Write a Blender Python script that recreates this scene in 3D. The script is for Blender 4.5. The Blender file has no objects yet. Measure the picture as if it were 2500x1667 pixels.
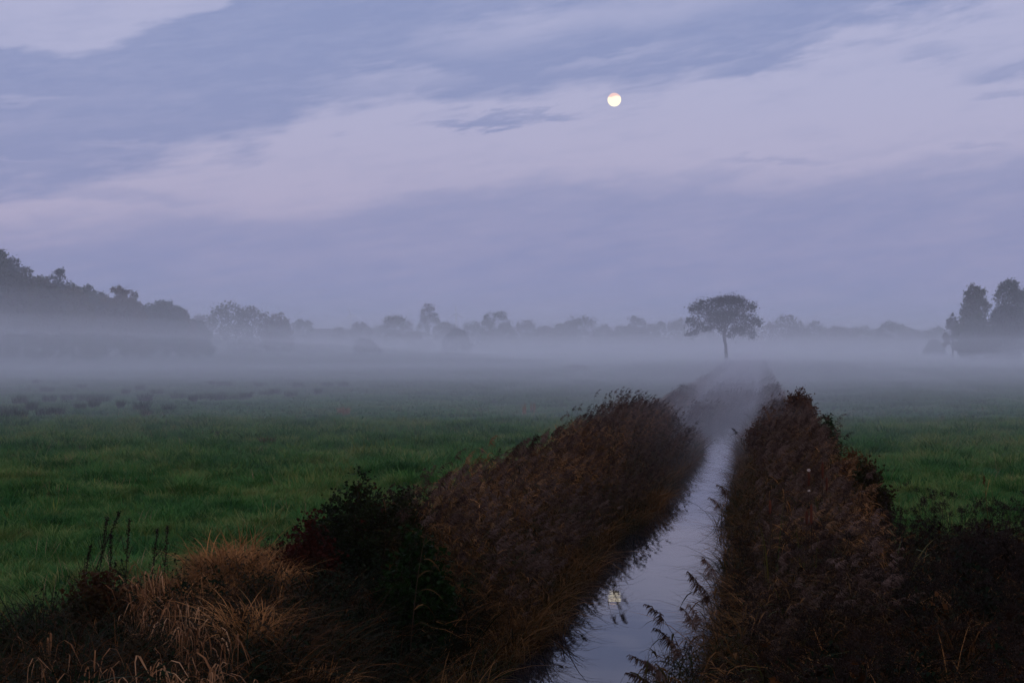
import bpy, math, random
import numpy as np
from mathutils import Vector

# ------------------------------------------------------------------ camera, world, light, exposure
S = bpy.context.scene
F, CX, HY, H = 3650.0, 1250.0, 850.0, 3.5          # focal length, centre column, horizon row (2500 px picture), eye height
cam_d = bpy.data.cameras.new('camera')
cam_d.sensor_width = 36.0
cam_d.lens = F / 2500 * 36
cam_d.clip_start = 0.1
cam_d.clip_end = 20000
cam = bpy.data.objects.new('camera', cam_d)
S.collection.objects.link(cam)
cam.location = (0, 0, H)
cam.rotation_euler = (math.radians(90) + math.atan(16.5 / F), 0, 0)
S.camera = cam

S.view_settings.view_transform = 'Standard'
S.view_settings.look = 'None'
S.view_settings.exposure = 0.0
S.view_settings.gamma = 1.0
S.render.engine = 'CYCLES'
cy = S.cycles
cy.use_denoising = True
cy.max_bounces = 8
cy.diffuse_bounces = 3
cy.glossy_bounces = 3
cy.transmission_bounces = 2
cy.volume_bounces = 5
cy.transparent_max_bounces = 8
cy.caustics_reflective = False
cy.caustics_refractive = False

SKY_GAIN = 1.0
SUN_EL, SUN_AZ = math.radians(1.5), math.radians(188)     # behind the camera, at the horizon (the moon is opposite)


def lin(r, g, b):
    f = lambda c: (c / 255 / 12.92) if c / 255 <= 0.04045 else ((c / 255 + 0.055) / 1.055) ** 2.4
    return (f(r), f(g), f(b), 1.0)


class N:
    """tiny helper for node graphs"""
    def __init__(s, tree):
        s.t = tree
    def new(s, typ, **kw):
        n = s.t.nodes.new(typ)
        for k, v in kw.items():
            setattr(n, k, v)
        return n
    def put(s, sock, v):
        if v is None:
            return
        if hasattr(v, 'is_output') or isinstance(v, bpy.types.NodeSocket):
            s.t.links.new(v, sock)
        else:
            sock.default_value = v
    def m(s, op, a, b=None, c=None, clamp=False):
        n = s.new('ShaderNodeMath', operation=op, use_clamp=clamp)
        s.put(n.inputs[0], a); s.put(n.inputs[1], b); s.put(n.inputs[2], c)
        return n.outputs[0]
    def smooth(s, v, lo, hi, a=0.0, b=1.0):
        n = s.new('ShaderNodeMapRange', interpolation_type='SMOOTHSTEP')
        for i, q in enumerate((v, lo, hi, a, b)):
            s.put(n.inputs[i], q)
        return n.outputs[0]
    def mix(s, f, a, b):
        n = s.new('ShaderNodeMix', data_type='RGBA')
        s.put(n.inputs[0], f); s.put(n.inputs[6], a); s.put(n.inputs[7], b)
        return n.outputs[2]
    def noise(s, vec, scale, detail=4.0, rough=0.55, w=None):
        n = s.new('ShaderNodeTexNoise')
        s.put(n.inputs['Vector'], vec)
        n.inputs['Scale'].default_value = scale
        n.inputs['Detail'].default_value = detail
        n.inputs['Roughness'].default_value = rough
        return n.outputs['Fac']
    def xyz(s, x, y, z):
        n = s.new('ShaderNodeCombineXYZ')
        s.put(n.inputs[0], x); s.put(n.inputs[1], y); s.put(n.inputs[2], z)
        return n.outputs[0]


world = bpy.data.worlds.new("World")
S.world = world
world.use_nodes = True
wt = world.node_tree
wt.nodes.clear()
n = N(wt)


def az_of(px):
    return math.atan((px - CX) / F)


def el_of(px, py):
    return (HY - py) / F * math.cos(az_of(px))            # tan of the elevation


K = 2500 / 2352.0
tc = n.new('ShaderNodeTexCoord')
sep = n.new('ShaderNodeSeparateXYZ')
wt.links.new(tc.outputs['Generated'], sep.inputs[0])
X, Y, Z = sep.outputs
az = n.m('ARCTAN2', X, Y)
hor = n.m('SQRT', n.m('ADD', n.m('MULTIPLY', X, X), n.m('MULTIPLY', Y, Y)))
te = n.m('DIVIDE', Z, n.m('MAXIMUM', hor, 0.02))
# streaky turbulence: coordinates stretched along the wind, slightly tilted
tilt = n.m('ADD', te, n.m('MULTIPLY', az, -0.16))
vec1 = n.xyz(n.m('MULTIPLY', az, 1.0), n.m('MULTIPLY', tilt, 3.2), 3.1)
n1 = n.m('SUBTRACT', n.noise(vec1, 9.0, 5.0, 0.6), 0.5)
n2 = n.m('SUBTRACT', n.noise(n.xyz(az, n.m('MULTIPLY', tilt, 5.5), 7.7), 22.0, 5.0, 0.62), 0.5)
n3 = n.m('SUBTRACT', n.noise(n.xyz(az, n.m('MULTIPLY', tilt, 2.0), 1.7), 4.0, 3.0, 0.5), 0.5)
warp = n.m('ADD', n.m('MULTIPLY', n1, 0.060), n.m('MULTIPLY', n2, 0.040))
tew = n.m('ADD', te, warp)
A0, A1, V0, V1 = -0.40, 0.40, -0.05, 0.45
azn = n.m('DIVIDE', n.m('SUBTRACT', az, A0), A1 - A0, clamp=True)


def boundary(pts):
    """cloud edge: elevation as a curve over azimuth, from (x, y) read off the 2352 px view"""
    c = n.new('ShaderNodeFloatCurve')
    cv = c.mapping.curves[0]
    P = []
    for x, y in pts:
        px, py = x * K, y * K
        P.append(((az_of(px) - A0) / (A1 - A0), (el_of(px, py) - V0) / (V1 - V0)))
    P = [(0.0, P[0][1])] + P + [(1.0, P[-1][1])]
    while len(cv.points) < len(P):
        cv.points.new(0.5, 0.5)
    for q, (a, b) in zip(cv.points, P):
        q.location = (a, min(max(b, 0), 1))
    c.mapping.update()
    wt.links.new(azn, c.inputs['Value'])
    return n.m('ADD', n.m('MULTIPLY', c.outputs[0], V1 - V0), V0)


def above(b, soft):
    return n.smooth(n.m('SUBTRACT', tew, b), -soft, soft)


def blob(x, y, rx, ry, ang, wamt=1.0, inner=0.25):
    """soft ellipse of cloud round a direction in the sky"""
    px, py = x * K, y * K
    a0, e0 = az_of(px), el_of(px, py)
    da = n.m('SUBTRACT', az, a0)
    de = n.m('SUBTRACT', n.m('ADD', te, n.m('MULTIPLY', warp, wamt * 0.6)), e0)
    ca, sa = math.cos(math.radians(ang)), math.sin(math.radians(ang))
    u = n.m('ADD', n.m('MULTIPLY', da, ca), n.m('MULTIPLY', de, sa))
    v = n.m('ADD', n.m('MULTIPLY', da, -sa), n.m('MULTIPLY', de, ca))
    u = n.m('DIVIDE', u, rx * K / F); v = n.m('DIVIDE', v, ry * K / F)
    d = n.m('SQRT', n.m('ADD', n.m('MULTIPLY', u, u), n.m('MULTIPLY', v, v)))
    return n.smooth(d, inner, 1.15, 1.0, 0.0)


B1 = boundary([(-200, 440), (0, 440), (120, 450), (280, 395), (480, 350), (620, 325), (700, 250), (860, 235), (1100, 250), (1300, 222), (1480, 200),
               (1560, 176), (1700, 140), (1900, 95), (2000, 55), (2200, 0), (2352, -60)])
B2 = boundary([(-200, 80), (0, 95), (200, 122), (300, 85), (380, 45), (480, 0), (620, -80), (900, -260)])
B3 = boundary([(-200, 520), (0, 530), (200, 520), (400, 490), (700, 500), (900, 445), (1350, 412), (1900, 405), (2200, 378), (2352, 352), (2600, 320)])
up = n.m('MULTIPLY', above(B1, 0.015), n.m('SUBTRACT', 1.0, above(B2, 0.008)))
low = n.m('SUBTRACT', 1.0, above(B3, 0.014))
low = n.m('MULTIPLY', low, 0.92)
dark = n.m('MAXIMUM', up, low)
for a in [(1120, 285, 190, 15, 3, 1.0), (1240, 278, 120, 10, 5, .8), (1680, 75, 130, 28, 12, 1.0), (1760, 130, 240, 30, 14, .95), (2140, 112, 90, 22, 10, .45), (2310, 155, 110, 30, 6, .65), (2300, 215, 80, 9, 8, .5),
          (1760, 372, 190, 9, 4, .5), (2250, 330, 90, 10, 4, .4), (780, 318, 40, 6, 3, .4), (280, 455, 300, 26, 0, .5), (1820, 30, 240, 22, 8, .5), (2290, 465, 200, 60, 3, .3)]:
    dark = n.m('MAXIMUM', dark, n.m('MULTIPLY', blob(*a[:5]), a[5]))
light = None
for a in [(1230, 60, 330, 52, 10, .62), (900, 185, 210, 30, 4, .42), (1500, 20, 330, 50, 6, .55), (300, 330, 130, 14, 2, .35), (1010, 262, 190, 14, 3, .35), (60, 232, 110, 14, 2, .35),
          (1400, 130, 200, 18, 8, .4), (40, 368, 70, 7, -6, .3)]:
    v = n.m('MULTIPLY', blob(*a[:5]), a[5])
    light = v if light is None else n.m('MAXIMUM', light, v)
dark = n.m('MULTIPLY', dark, n.m('SUBTRACT', 1.0, light))
n4 = n.m('SUBTRACT', n.noise(n.xyz(az, n.m('MULTIPLY', tilt, 4.0), 4.4), 55.0, 6.0, 0.7), 0.5)
streak = n.m('ADD', n.m('ADD', n.m('MULTIPLY', n2, 0.9), n.m('MULTIPLY', n1, 0.7)), n.m('MULTIPLY', n4, 0.45))
dark = n.m('ADD', n.m('MULTIPLY', dark, .92), n.m('MULTIPLY', streak, 0.85), clamp=True)

hi_t = n.smooth(te, 0.02, 0.2)
c_light = n.mix(hi_t, lin(173, 168, 200), lin(166, 170, 207))
c_dark = n.mix(hi_t, lin(132, 143, 188), lin(126, 140, 188))
col = n.mix(dark, c_light, c_dark)
# Nishita twilight joins in, weakly, and rules away from the photographed quarter
sky = n.new('ShaderNodeTexSky', sky_type='NISHITA')
sky.sun_disc = False
sky.sun_elevation = SUN_EL
sky.sun_rotation = SUN_AZ
sky.air_density = 1.5
sky.dust_density = 3.0
nis = n.new('ShaderNodeVectorMath', operation='SCALE')
wt.links.new(sky.outputs[0], nis.inputs[0])
nis.inputs['Scale'].default_value = 0.05
# zenith a little brighter, dawn glow low behind the camera
zen = n.smooth(te, 0.25, 1.2)
zc = n.new('ShaderNodeCombineColor'); zc.inputs[0].default_value = .58; zc.inputs[1].default_value = .64; zc.inputs[2].default_value = .94
col = n.mix(zen, col, zc.outputs[0])
back = n.m('MULTIPLY', n.smooth(Y, 0.1, -0.9), n.smooth(te, 0.9, 0.0))
col = n.mix(n.m('MULTIPLY', back, 0.35), col, (0.75, 0.48, 0.40, 1))
addn = n.new('ShaderNodeVectorMath', operation='ADD')
wt.links.new(col, addn.inputs[0]); wt.links.new(nis.outputs[0], addn.inputs[1])
bg = n.new('ShaderNodeBackground')
bg.inputs['Strength'].default_value = SKY_GAIN
wt.links.new(addn.outputs[0], bg.inputs['Color'])
out = n.new('ShaderNodeOutputWorld')
wt.links.new(bg.outputs[0], out.inputs['Surface'])
world.cycles.sampling_method = 'MANUAL'
world.cycles.sample_map_resolution = 512

sun_d = bpy.data.lights.new('sun', 'SUN')
sun_d.energy = 0.12
sun_d.angle = math.radians(25)
sun_d.color = (1.0, 0.62, 0.42)
sun = bpy.data.objects.new('sun', sun_d)
S.collection.objects.link(sun)
_el = math.radians(9)
sv = Vector((math.sin(SUN_AZ) * math.cos(_el), math.cos(SUN_AZ) * math.cos(_el), math.sin(_el)))
sun.rotation_euler = sv.to_track_quat('Z', 'Y').to_euler()

# ------------------------------------------------------------------ helpers
rng = np.random.default_rng(11)
random.seed(11)
R = math.radians
A = math.atan(600 / F)                                     # the ditch runs 9.3 degrees right of the view
DV = np.array([math.sin(A), math.cos(A)])
PV = np.array([math.cos(A), -math.sin(A)])


def st(s, t):
    s = np.asarray(s, float); t = np.asarray(t, float)
    return s * PV[0] + t * DV[0], s * PV[1] + t * DV[1]


def to_st(x, y):
    return x * PV[0] + y * PV[1], x * DV[0] + y * DV[1]


def at(px, D):
    return (px - CX) / F * D


def zat(py, D):
    return H + (HY - py) / F * D


def fbm(x, y, sc, seed=0, octv=4):
    r = np.random.default_rng(seed)
    v = 0; a = 1.0; f = 1.0 / sc; tot = 0
    for o in range(octv):
        q = 0
        for k in range(4):
            th = r.uniform(0, math.pi * 2); ph = r.uniform(0, 7); ff = f * r.uniform(.7, 1.4)
            q = q + np.sin((x * math.cos(th) + y * math.sin(th)) * ff * 6.283 + ph + 1.7 * np.sin((x * math.sin(th) - y * math.cos(th)) * ff * 4.1 + ph * 2))
        v = v + a * q / 2.2; tot += a
        a *= 0.5; f *= 2.1
    return v / tot


def tag(o, label=None, cat=None, group=None, kind=None):
    if label: o['label'] = label
    if cat: o['category'] = cat
    if group: o['group'] = group
    if kind: o['kind'] = kind
    return o


def mesh(name, V, Fq, mats, mi=None, smooth=False):
    """V (n,3), Fq (m,4) or (m,3)"""
    V = np.asarray(V, np.float32); Fq = np.asarray(Fq, np.int32)
    me = bpy.data.meshes.new(name)
    k = Fq.shape[1]
    me.vertices.add(len(V)); me.vertices.foreach_set('co', V.ravel())
    me.loops.add(Fq.size); me.loops.foreach_set('vertex_index', Fq.ravel())
    me.polygons.add(len(Fq)); me.polygons.foreach_set('loop_start', np.arange(0, Fq.size, k, dtype=np.int32))
    if not isinstance(mats, (list, tuple)): mats = [mats]
    for m in mats: me.materials.append(m)
    if mi is not None: me.polygons.foreach_set('material_index', np.asarray(mi, np.int32))
    if smooth: me.polygons.foreach_set('use_smooth', np.ones(len(Fq), bool))
    me.update(calc_edges=True)
    me.validate()
    return me


def obj(name, me, parent=None, link=True):
    o = bpy.data.objects.new(name, me)
    if link: S.collection.objects.link(o)
    if parent is not None: o.parent = parent
    return o


def empty(name, loc, label, cat, group=None, rz=0.0):
    o = bpy.data.objects.new(name, None)
    S.collection.objects.link(o)
    o.location = loc; o.rotation_euler = (0, 0, rz)
    o.empty_display_size = 0.2
    return tag(o, label, cat, group)


class Geo:
    def __init__(s): s.V = []; s.F = []; s.M = []; s.n = 0
    def add(s, V, Fq, m=0):
        V = np.asarray(V, float).reshape(-1, 3); Fq = np.asarray(Fq, int)
        s.V.append(V); s.F.append(Fq + s.n); s.M.append(np.full(len(Fq), m)); s.n += len(V)
    def ribbon(s, P, W, side, m=0):
        """P (n,k,3) centre lines, W (n,k) half widths, side (n,3) or (n,k,3)"""
        P = np.asarray(P, float); nn, k, _ = P.shape
        W = np.broadcast_to(np.asarray(W, float), (nn, k))
        side = np.asarray(side, float)
        if side.ndim == 2: side = side[:, None, :]
        L = P - side * W[..., None]; Rr = P + side * W[..., None]
        V = np.stack([L, Rr], 2).reshape(-1, 3)
        b = (np.arange(nn)[:, None] * k + np.arange(k - 1)[None, :]) * 2
        Fq = np.stack([b, b + 1, b + 3, b + 2], -1).reshape(-1, 4)
        s.add(V, Fq, m)
    def tube(s, P, Rd, sides=4, m=0):
        """P (n,k,3), Rd (n,k)"""
        P = np.asarray(P, float); nn, k, _ = P.shape
        Rd = np.broadcast_to(np.asarray(Rd, float), (nn, k))
        T = np.gradient(P, axis=1)
        T /= np.linalg.norm(T, axis=2, keepdims=True) + 1e-9
        ref = np.where(np.abs(T[..., 2:3]) > .9, np.array([1., 0, 0]), np.array([0, 0, 1.]))
        U = np.cross(T, ref); U /= np.linalg.norm(U, axis=2, keepdims=True) + 1e-9
        Wv = np.cross(T, U)
        an = np.arange(sides) / sides * 2 * np.pi
        V = P[:, :, None, :] + Rd[:, :, None, None] * (U[:, :, None, :] * np.cos(an)[None, None, :, None] + Wv[:, :, None, :] * np.sin(an)[None, None, :, None])
        V = V.reshape(-1, 3)
        i = np.arange(nn)[:, None, None] * k * sides + np.arange(k - 1)[None, :, None] * sides + np.arange(sides)[None, None, :]
        j = np.arange(nn)[:, None, None] * k * sides + np.arange(k - 1)[None, :, None] * sides + ((np.arange(sides) + 1) % sides)[None, None, :]
        Fq = np.stack([i, j, j + sides, i + sides], -1).reshape(-1, 4)
        s.add(V, Fq, m)
        caps = np.arange(nn)[:, None] * k * sides + (k - 1) * sides + np.arange(4)[None, :] if sides == 4 else None
        if caps is not None: s.F.append(caps + s.n - len(V)); s.M.append(np.full(nn, m))
    def leaves(s, C, size, m=0, aspect=1.6, r=rng, flat=0.0, nrm=None):
        """random leaf-like quads (diamonds) round centres C (n,3)"""
        C = np.asarray(C, float); nn = len(C)
        a = r.normal(size=(nn, 3)); a[:, 2] *= (1 - flat)
        a /= np.linalg.norm(a, axis=1, keepdims=True)
        b = r.normal(size=(nn, 3)); b -= a * (a * b).sum(1, keepdims=True); b /= np.linalg.norm(b, axis=1, keepdims=True)
        sz = np.broadcast_to(np.asarray(size, float), (nn,))[:, None] * r.uniform(.6, 1.3, (nn, 1))
        V = np.stack([C - a * sz * aspect * .5, C + b * sz * .5, C + a * sz * aspect * .5, C - b * sz * .5], 1).reshape(-1, 3)
        s.add(V, np.arange(nn * 4).reshape(nn, 4), m)
    def mesh(s, name, mats, smooth=False):
        return mesh(name, np.concatenate(s.V), np.concatenate(s.F), mats, np.concatenate(s.M), smooth)


def unit(v):
    return v / (np.linalg.norm(v, axis=-1, keepdims=True) + 1e-9)


def plant_mat(name, cols, sheen=0.25, trans=0.25, rough=0.6, scale=0.6, rnd=1.0, pos=1.0):
    """leaf / stalk material: colour drifts over the place and from plant to plant"""
    m = bpy.data.materials.new(name); m.use_nodes = True
    t = m.node_tree; t.nodes.clear(); g = N(t)
    geo = g.new('ShaderNodeNewGeometry'); oi = g.new('ShaderNodeObjectInfo')
    f1 = g.noise(geo.outputs['Position'], scale, 3.0, 0.6)
    f = g.m('ADD', g.m('MULTIPLY', g.m('SUBTRACT', f1, 0.5), 1.9 * pos), g.m('ADD', g.m('MULTIPLY', g.m('SUBTRACT', oi.outputs['Random'], 0.5), 1.0 * rnd), 0.5), clamp=True)
    cr = g.new('ShaderNodeValToRGB')
    e = cr.color_ramp.elements
    while len(e) < len(cols): e.new(0.5)
    for i, c in enumerate(cols):
        e[i].position = i / (len(cols) - 1); e[i].color = (*c, 1)
    t.links.new(f, cr.inputs[0])
    p = g.new('ShaderNodeBsdfPrincipled')
    t.links.new(cr.outputs[0], p.inputs['Base Color'])
    p.inputs['Roughness'].default_value = rough
    p.inputs['Specular IOR Level'].default_value = sheen * .12
    o = g.new('ShaderNodeOutputMaterial')
    if trans > 0:
        tr = g.new('ShaderNodeBsdfTranslucent'); t.links.new(cr.outputs[0], tr.inputs['Color'])
        mx = g.new('ShaderNodeMixShader'); mx.inputs[0].default_value = trans
        t.links.new(p.outputs[0], mx.inputs[1]); t.links.new(tr.outputs[0], mx.inputs[2])
        t.links.new(mx.outputs[0], o.inputs['Surface'])
    else:
        t.links.new(p.outputs[0], o.inputs['Surface'])
    return m


M = {}
M['grass'] = plant_mat('grass_blade', [(.013, .055, .012), (.036, .120, .025), (.074, .162, .034), (.18, .195, .055)], .2, .25, .55, .33)
M['grass_far'] = plant_mat('grass_blade_far', [(.020, .078, .028), (.040, .125, .038), (.066, .155, .046), (.11, .165, .06)], .2, .2, .7, .09)
M['shoot'] = plant_mat('yellow_shoot', [(.22, .26, .04), (.34, .34, .07)], .2, .3)
M['rush'] = plant_mat('rush_blade', [(.010, .026, .014), (.022, .045, .024), (.04, .06, .03)], .2, .1)
M['pale_grass'] = plant_mat('pale_dry_grass', [(.22, .14, .08), (.34, .22, .12)], .2, .2)
M['red_grass'] = plant_mat('reddish_dry_grass', [(.09, .045, .03), (.17, .08, .045)], .2, .2)
M['reed_leaf'] = plant_mat('reed_leaf', [(.012, .015, .004), (.034, .021, .006), (.075, .034, .010), (.15, .068, .022)], .12, .25, .6, .35)
M['reed_leaf_rust'] = plant_mat('reed_leaf_rust', [(.06, .028, .010), (.16, .066, .018), (.30, .13, .036), (.44, .21, .08)], .12, .25, .6, .35)
M['reed_stem'] = plant_mat('reed_stem', [(.03, .02, .013), (.07, .045, .028)], .1, 0)
M['plume'] = plant_mat('reed_plume', [(.028, .016, .012), (.06, .036, .025), (.13, .085, .065)], .1, .15, .9, .5)
M['plume_tan'] = plant_mat('tan_reed_plume', [(.06, .03, .012), (.14, .07, .03), (.26, .15, .075)], .1, .15, .9, .5)
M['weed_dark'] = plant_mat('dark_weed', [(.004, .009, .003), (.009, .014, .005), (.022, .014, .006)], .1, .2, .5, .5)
M['weed_brown'] = plant_mat('brown_weed', [(.006, .003, .002), (.022, .009, .003), (.10, .04, .012)], .1, .15, .6, .5)
M['weed_green'] = plant_mat('green_weed_leaf', [(.006, .016, .003), (.012, .028, .005), (.03, .032, .008)], .12, .2, .5, .7)
M['hay'] = plant_mat('hay_blade', [(.04, .018, .007), (.19, .08, .024), (.46, .21, .07)], .12, .25, .55, .8)
M['tan_leaf'] = plant_mat('tan_drooping_leaf', [(.12, .05, .02), (.26, .12, .05), (.42, .23, .11)], .12, .25, .55, .8)
M['stalk_dark'] = plant_mat('dark_stalk', [(.012, .008, .006), (.025, .015, .01)], .2, 0)
M['bramble'] = plant_mat('bramble_leaf', [(.008, .014, .005), (.018, .020, .006), (.045, .020, .008)], .12, .2, .5, 1.2)
M['red_leaf'] = plant_mat('red_leaf', [(.03, .008, .005), (.04, .010, .006)], .1, .2)
M['cattail'] = plant_mat('cattail_head', [(.05, .018, .011), (.08, .028, .016)], .1, 0, .95)
M['fluff'] = plant_mat('cattail_fluff', [(.55, .48, .42), (.65, .58, .5)], .05, .1, 1)
M['cat_leaf'] = plant_mat('cattail_leaf', [(.025, .04, .010), (.06, .065, .014), (.10, .065, .018)], .35, .25, .4, 1.5)
M['bark'] = plant_mat('bark', [(.03, .026, .022), (.06, .05, .042)], .1, 0, .9, 2)
M['leaf_lone'] = plant_mat('lone_tree_leaf', [(.018, .022, .012), (.035, .032, .018), (.055, .045, .022)], .2, .15, .6, .5)
M['leaf_a'] = plant_mat('tree_leaf_green', [(.020, .034, .014), (.04, .055, .02), (.075, .08, .03)], .15, .15, .7, .12)
M['leaf_b'] = plant_mat('tree_leaf_olive', [(.03, .034, .016), (.065, .06, .025), (.11, .09, .035)], .15, .15, .7, .12)
M['leaf_c'] = plant_mat('tree_leaf_brown', [(.035, .028, .02), (.07, .05, .03), (.12, .08, .04)], .15, .15, .7, .12)
M['leaf_d'] = plant_mat('tree_leaf_dark', [(.010, .018, .012), (.02, .03, .018)], .15, .1, .7, .12)

# ------------------------------------------------------------------ ground, water
def bulge(t):
    t = np.asarray(t, float)
    return .65 * np.exp(-((t - 47) / 10.0) ** 4) + .40 * np.exp(-((t - 32.5) / 4.5) ** 4)  # second bump shaped so the reeds hide part of the moon's reflection


def ditch_z(s, t):
    """cross-section: bed -0.6, banks up to the field at about 0.5"""
    sl = -3.05 + bulge(t) + 0.08 * np.sin(t * .35) + .06 * np.sin(t * 1.1 + 1)
    sr = -0.5 + 0.10 * np.sin(t * .31 + 2) + .08 * np.sin(t * .9)
    dl = sl - s; dr = s - sr
    out = np.maximum(dl, dr)                               # metres outside the water edge
    x = np.clip((out + .45) / 1.7, 0, 1)
    return -0.6 + 1.1 * (x * x * (3 - 2 * x)) ** .8


def ground_z(x, y):
    s, t = to_st(x, y)
    z = ditch_z(s, t)
    fld = np.clip((np.maximum(-3.3 - s, s + .8) - 1.2) / 2, 0, 1)
    fade = np.exp(-np.maximum(t, 0) / 160)
    z = z + fld * fade * (0.11 * fbm(x, y, 2.6, 5, 3) + .06 * fbm(x, y, 9, 6, 2))
    return z


def axis(parts):
    o = []
    for a, b, stp in parts:
        o.append(np.arange(a, b, stp))
    return np.concatenate(o + [[parts[-1][1]]])


sv_ = np.unique(np.concatenate([-np.geomspace(40, 3000, 34)[::-1], axis([(-40, -14, .5), (-14, -5, .3), (-5, 1.5, .14), (1.5, 10, .3), (10, 40, .6)]), np.geomspace(40, 3000, 34)]))
tv_ = np.unique(np.concatenate([[-400, -200, -100, -60], axis([(-30, 6, 2), (6, 45, .35), (45, 110, .9)]), np.geomspace(110, 3200, 60)]))
Sg, Tg = np.meshgrid(sv_, tv_)
gx, gy = st(Sg, Tg)
gz = ground_z(gx, gy)
ns, nt = len(sv_), len(tv_)
idx = np.arange(ns * nt).reshape(nt, ns)
Fg = np.stack([idx[:-1, :-1], idx[:-1, 1:], idx[1:, 1:], idx[1:, :-1]], -1).reshape(-1, 4)

gm = bpy.data.materials.new('meadow_soil'); gm.use_nodes = True
t_ = gm.node_tree; t_.nodes.clear(); g = N(t_)
geo = g.new('ShaderNodeNewGeometry')
pos = geo.outputs['Position']
nz1 = g.noise(pos, .35, 5, .65); nz2 = g.noise(pos, .05, 4, .6); nz3 = g.noise(pos, 5.0, 4, .6)
f = g.m('ADD', g.m('MULTIPLY', nz1, .6), g.m('MULTIPLY', nz2, .5))
cr = g.new('ShaderNodeValToRGB'); e = cr.color_ramp.elements
e.new(.5); e.new(.7)
for q, (p_, c_) in zip(e, [(.3, (.014, .045, .014)), (.48, (.026, .085, .022)), (.62, (.042, .11, .03)), (.78, (.085, .11, .04))]):
    q.position = p_; q.color = (*c_, 1)
t_.links.new(f, cr.inputs[0])
sepg = g.new('ShaderNodeSeparateXYZ'); t_.links.new(pos, sepg.inputs[0])
mudf = g.smooth(sepg.outputs[2], .42, .1)
colr = g.mix(mudf, cr.outputs[0], (.012, .010, .007, 1))
colr = g.mix(g.m('MULTIPLY', nz3, .35), colr, (.014, .03, .010, 1))
p = g.new('ShaderNodeBsdfPrincipled'); t_.links.new(colr, p.inputs['Base Color'])
p.inputs['Roughness'].default_value = .95; p.inputs['Specular IOR Level'].default_value = .1
bp = g.new('ShaderNodeBump'); bp.inputs['Strength'].default_value = .8; bp.inputs['Distance'].default_value = .15
t_.links.new(nz3, bp.inputs['Height']); t_.links.new(bp.outputs[0], p.inputs['Normal'])
o_ = g.new('ShaderNodeOutputMaterial'); t_.links.new(p.outputs[0], o_.inputs['Surface'])
ground = obj('ground', mesh('ground', np.stack([gx, gy, gz], -1).reshape(-1, 3), Fg, gm, smooth=True))
tag(ground, 'flat green meadow ground split by a narrow straight ditch', kind='structure')

wm = bpy.data.materials.new('ditch_water'); wm.use_nodes = True
t_ = wm.node_tree; t_.nodes.clear(); g = N(t_)
geo = g.new('ShaderNodeNewGeometry')
p = g.new('ShaderNodeBsdfPrincipled')
p.inputs['Base Color'].default_value = (.006, .007, .009, 1)
p.inputs['Roughness'].default_value = .02
p.inputs['IOR'].default_value = 1.345
mp = g.new('ShaderNodeMapping'); mp.inputs['Rotation'].default_value = (0, 0, A); mp.inputs['Scale'].default_value = (1.0, 3.0, 1)
t_.links.new(geo.outputs['Position'], mp.inputs[0])
w1 = g.noise(mp.outputs[0], 1.2, 3, .5); w2 = g.noise(mp.outputs[0], .25, 2, .5)
hgt = g.m('MULTIPLY', w1, g.smooth(w2, .35, .7))
bp = g.new('ShaderNodeBump'); bp.inputs['Strength'].default_value = .12; bp.inputs['Distance'].default_value = .01
t_.links.new(hgt, bp.inputs['Height']); t_.links.new(bp.outputs[0], p.inputs['Normal'])
o_ = g.new('ShaderNodeOutputMaterial'); t_.links.new(p.outputs[0], o_.inputs['Surface'])
ws = np.linspace(-4.6, 0.5, 4); wtt = np.concatenate([np.arange(-30, 100, 10), np.geomspace(100, 1500, 12)])
a_, b_ = np.meshgrid(ws, wtt); wx, wy = st(a_, b_)
ii = np.arange(a_.size).reshape(a_.shape)
water = obj('water', mesh('water', np.stack([wx, wy, wx * 0], -1).reshape(-1, 3), np.stack([ii[:-1, :-1], ii[:-1, 1:], ii[1:, 1:], ii[1:, :-1]], -1).reshape(-1, 4), wm))
tag(water, 'still dark ditch water mirroring the lavender sky', kind='structure')

# ------------------------------------------------------------------ moon (real angular size, far beyond the haze)
mm = bpy.data.materials.new('moon_light'); mm.use_nodes = True
t_ = mm.node_tree; t_.nodes.clear(); g = N(t_)
tcm = g.new('ShaderNodeTexCoord'); sp = g.new('ShaderNodeSeparateXYZ'); t_.links.new(tcm.outputs['Generated'], sp.inputs[0])
wv = g.m('ADD', sp.outputs[2], g.m('MULTIPLY', g.m('SUBTRACT', g.noise(tcm.outputs['Generated'], 2.2, 3, .6), .5), .35))
wv = g.m('ADD', wv, g.m('MULTIPLY', sp.outputs[0], -.12))
cmn = g.mix(g.smooth(wv, .54, .66), (1.4, 1.22, .92, 1), (1.0, .66, .62, 1))
em = g.new('ShaderNodeEmission'); t_.links.new(cmn, em.inputs[0]); em.inputs[1].default_value = 1.0
o_ = g.new('ShaderNodeOutputMaterial'); t_.links.new(em.outputs[0], o_.inputs['Surface'])
mm.cycles.emission_sampling = 'NONE'
D = 9000.0
gm_ = Geo()
la = np.linspace(-np.pi / 2, np.pi / 2, 33); lo = np.linspace(0, 2 * np.pi, 65)
LA, LO = np.meshgrid(la, lo, indexing='ij')
rad = 16.4 / F * D
Vm = np.stack([np.cos(LA) * np.cos(LO), np.cos(LA) * np.sin(LO), np.sin(LA)], -1) * rad
ii = np.arange(LA.size).reshape(LA.shape)
moon = obj('moon', mesh('moon', Vm.reshape(-1, 3), np.stack([ii[:-1, :-1], ii[:-1, 1:], ii[1:, 1:], ii[1:, :-1]], -1).reshape(-1, 4), mm, smooth=True))
moon.location = (at(1500, D), D, zat(243.5, D))
tag(moon, 'round cream-white full moon with a pinkish top, low in the sky', 'moon')

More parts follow.
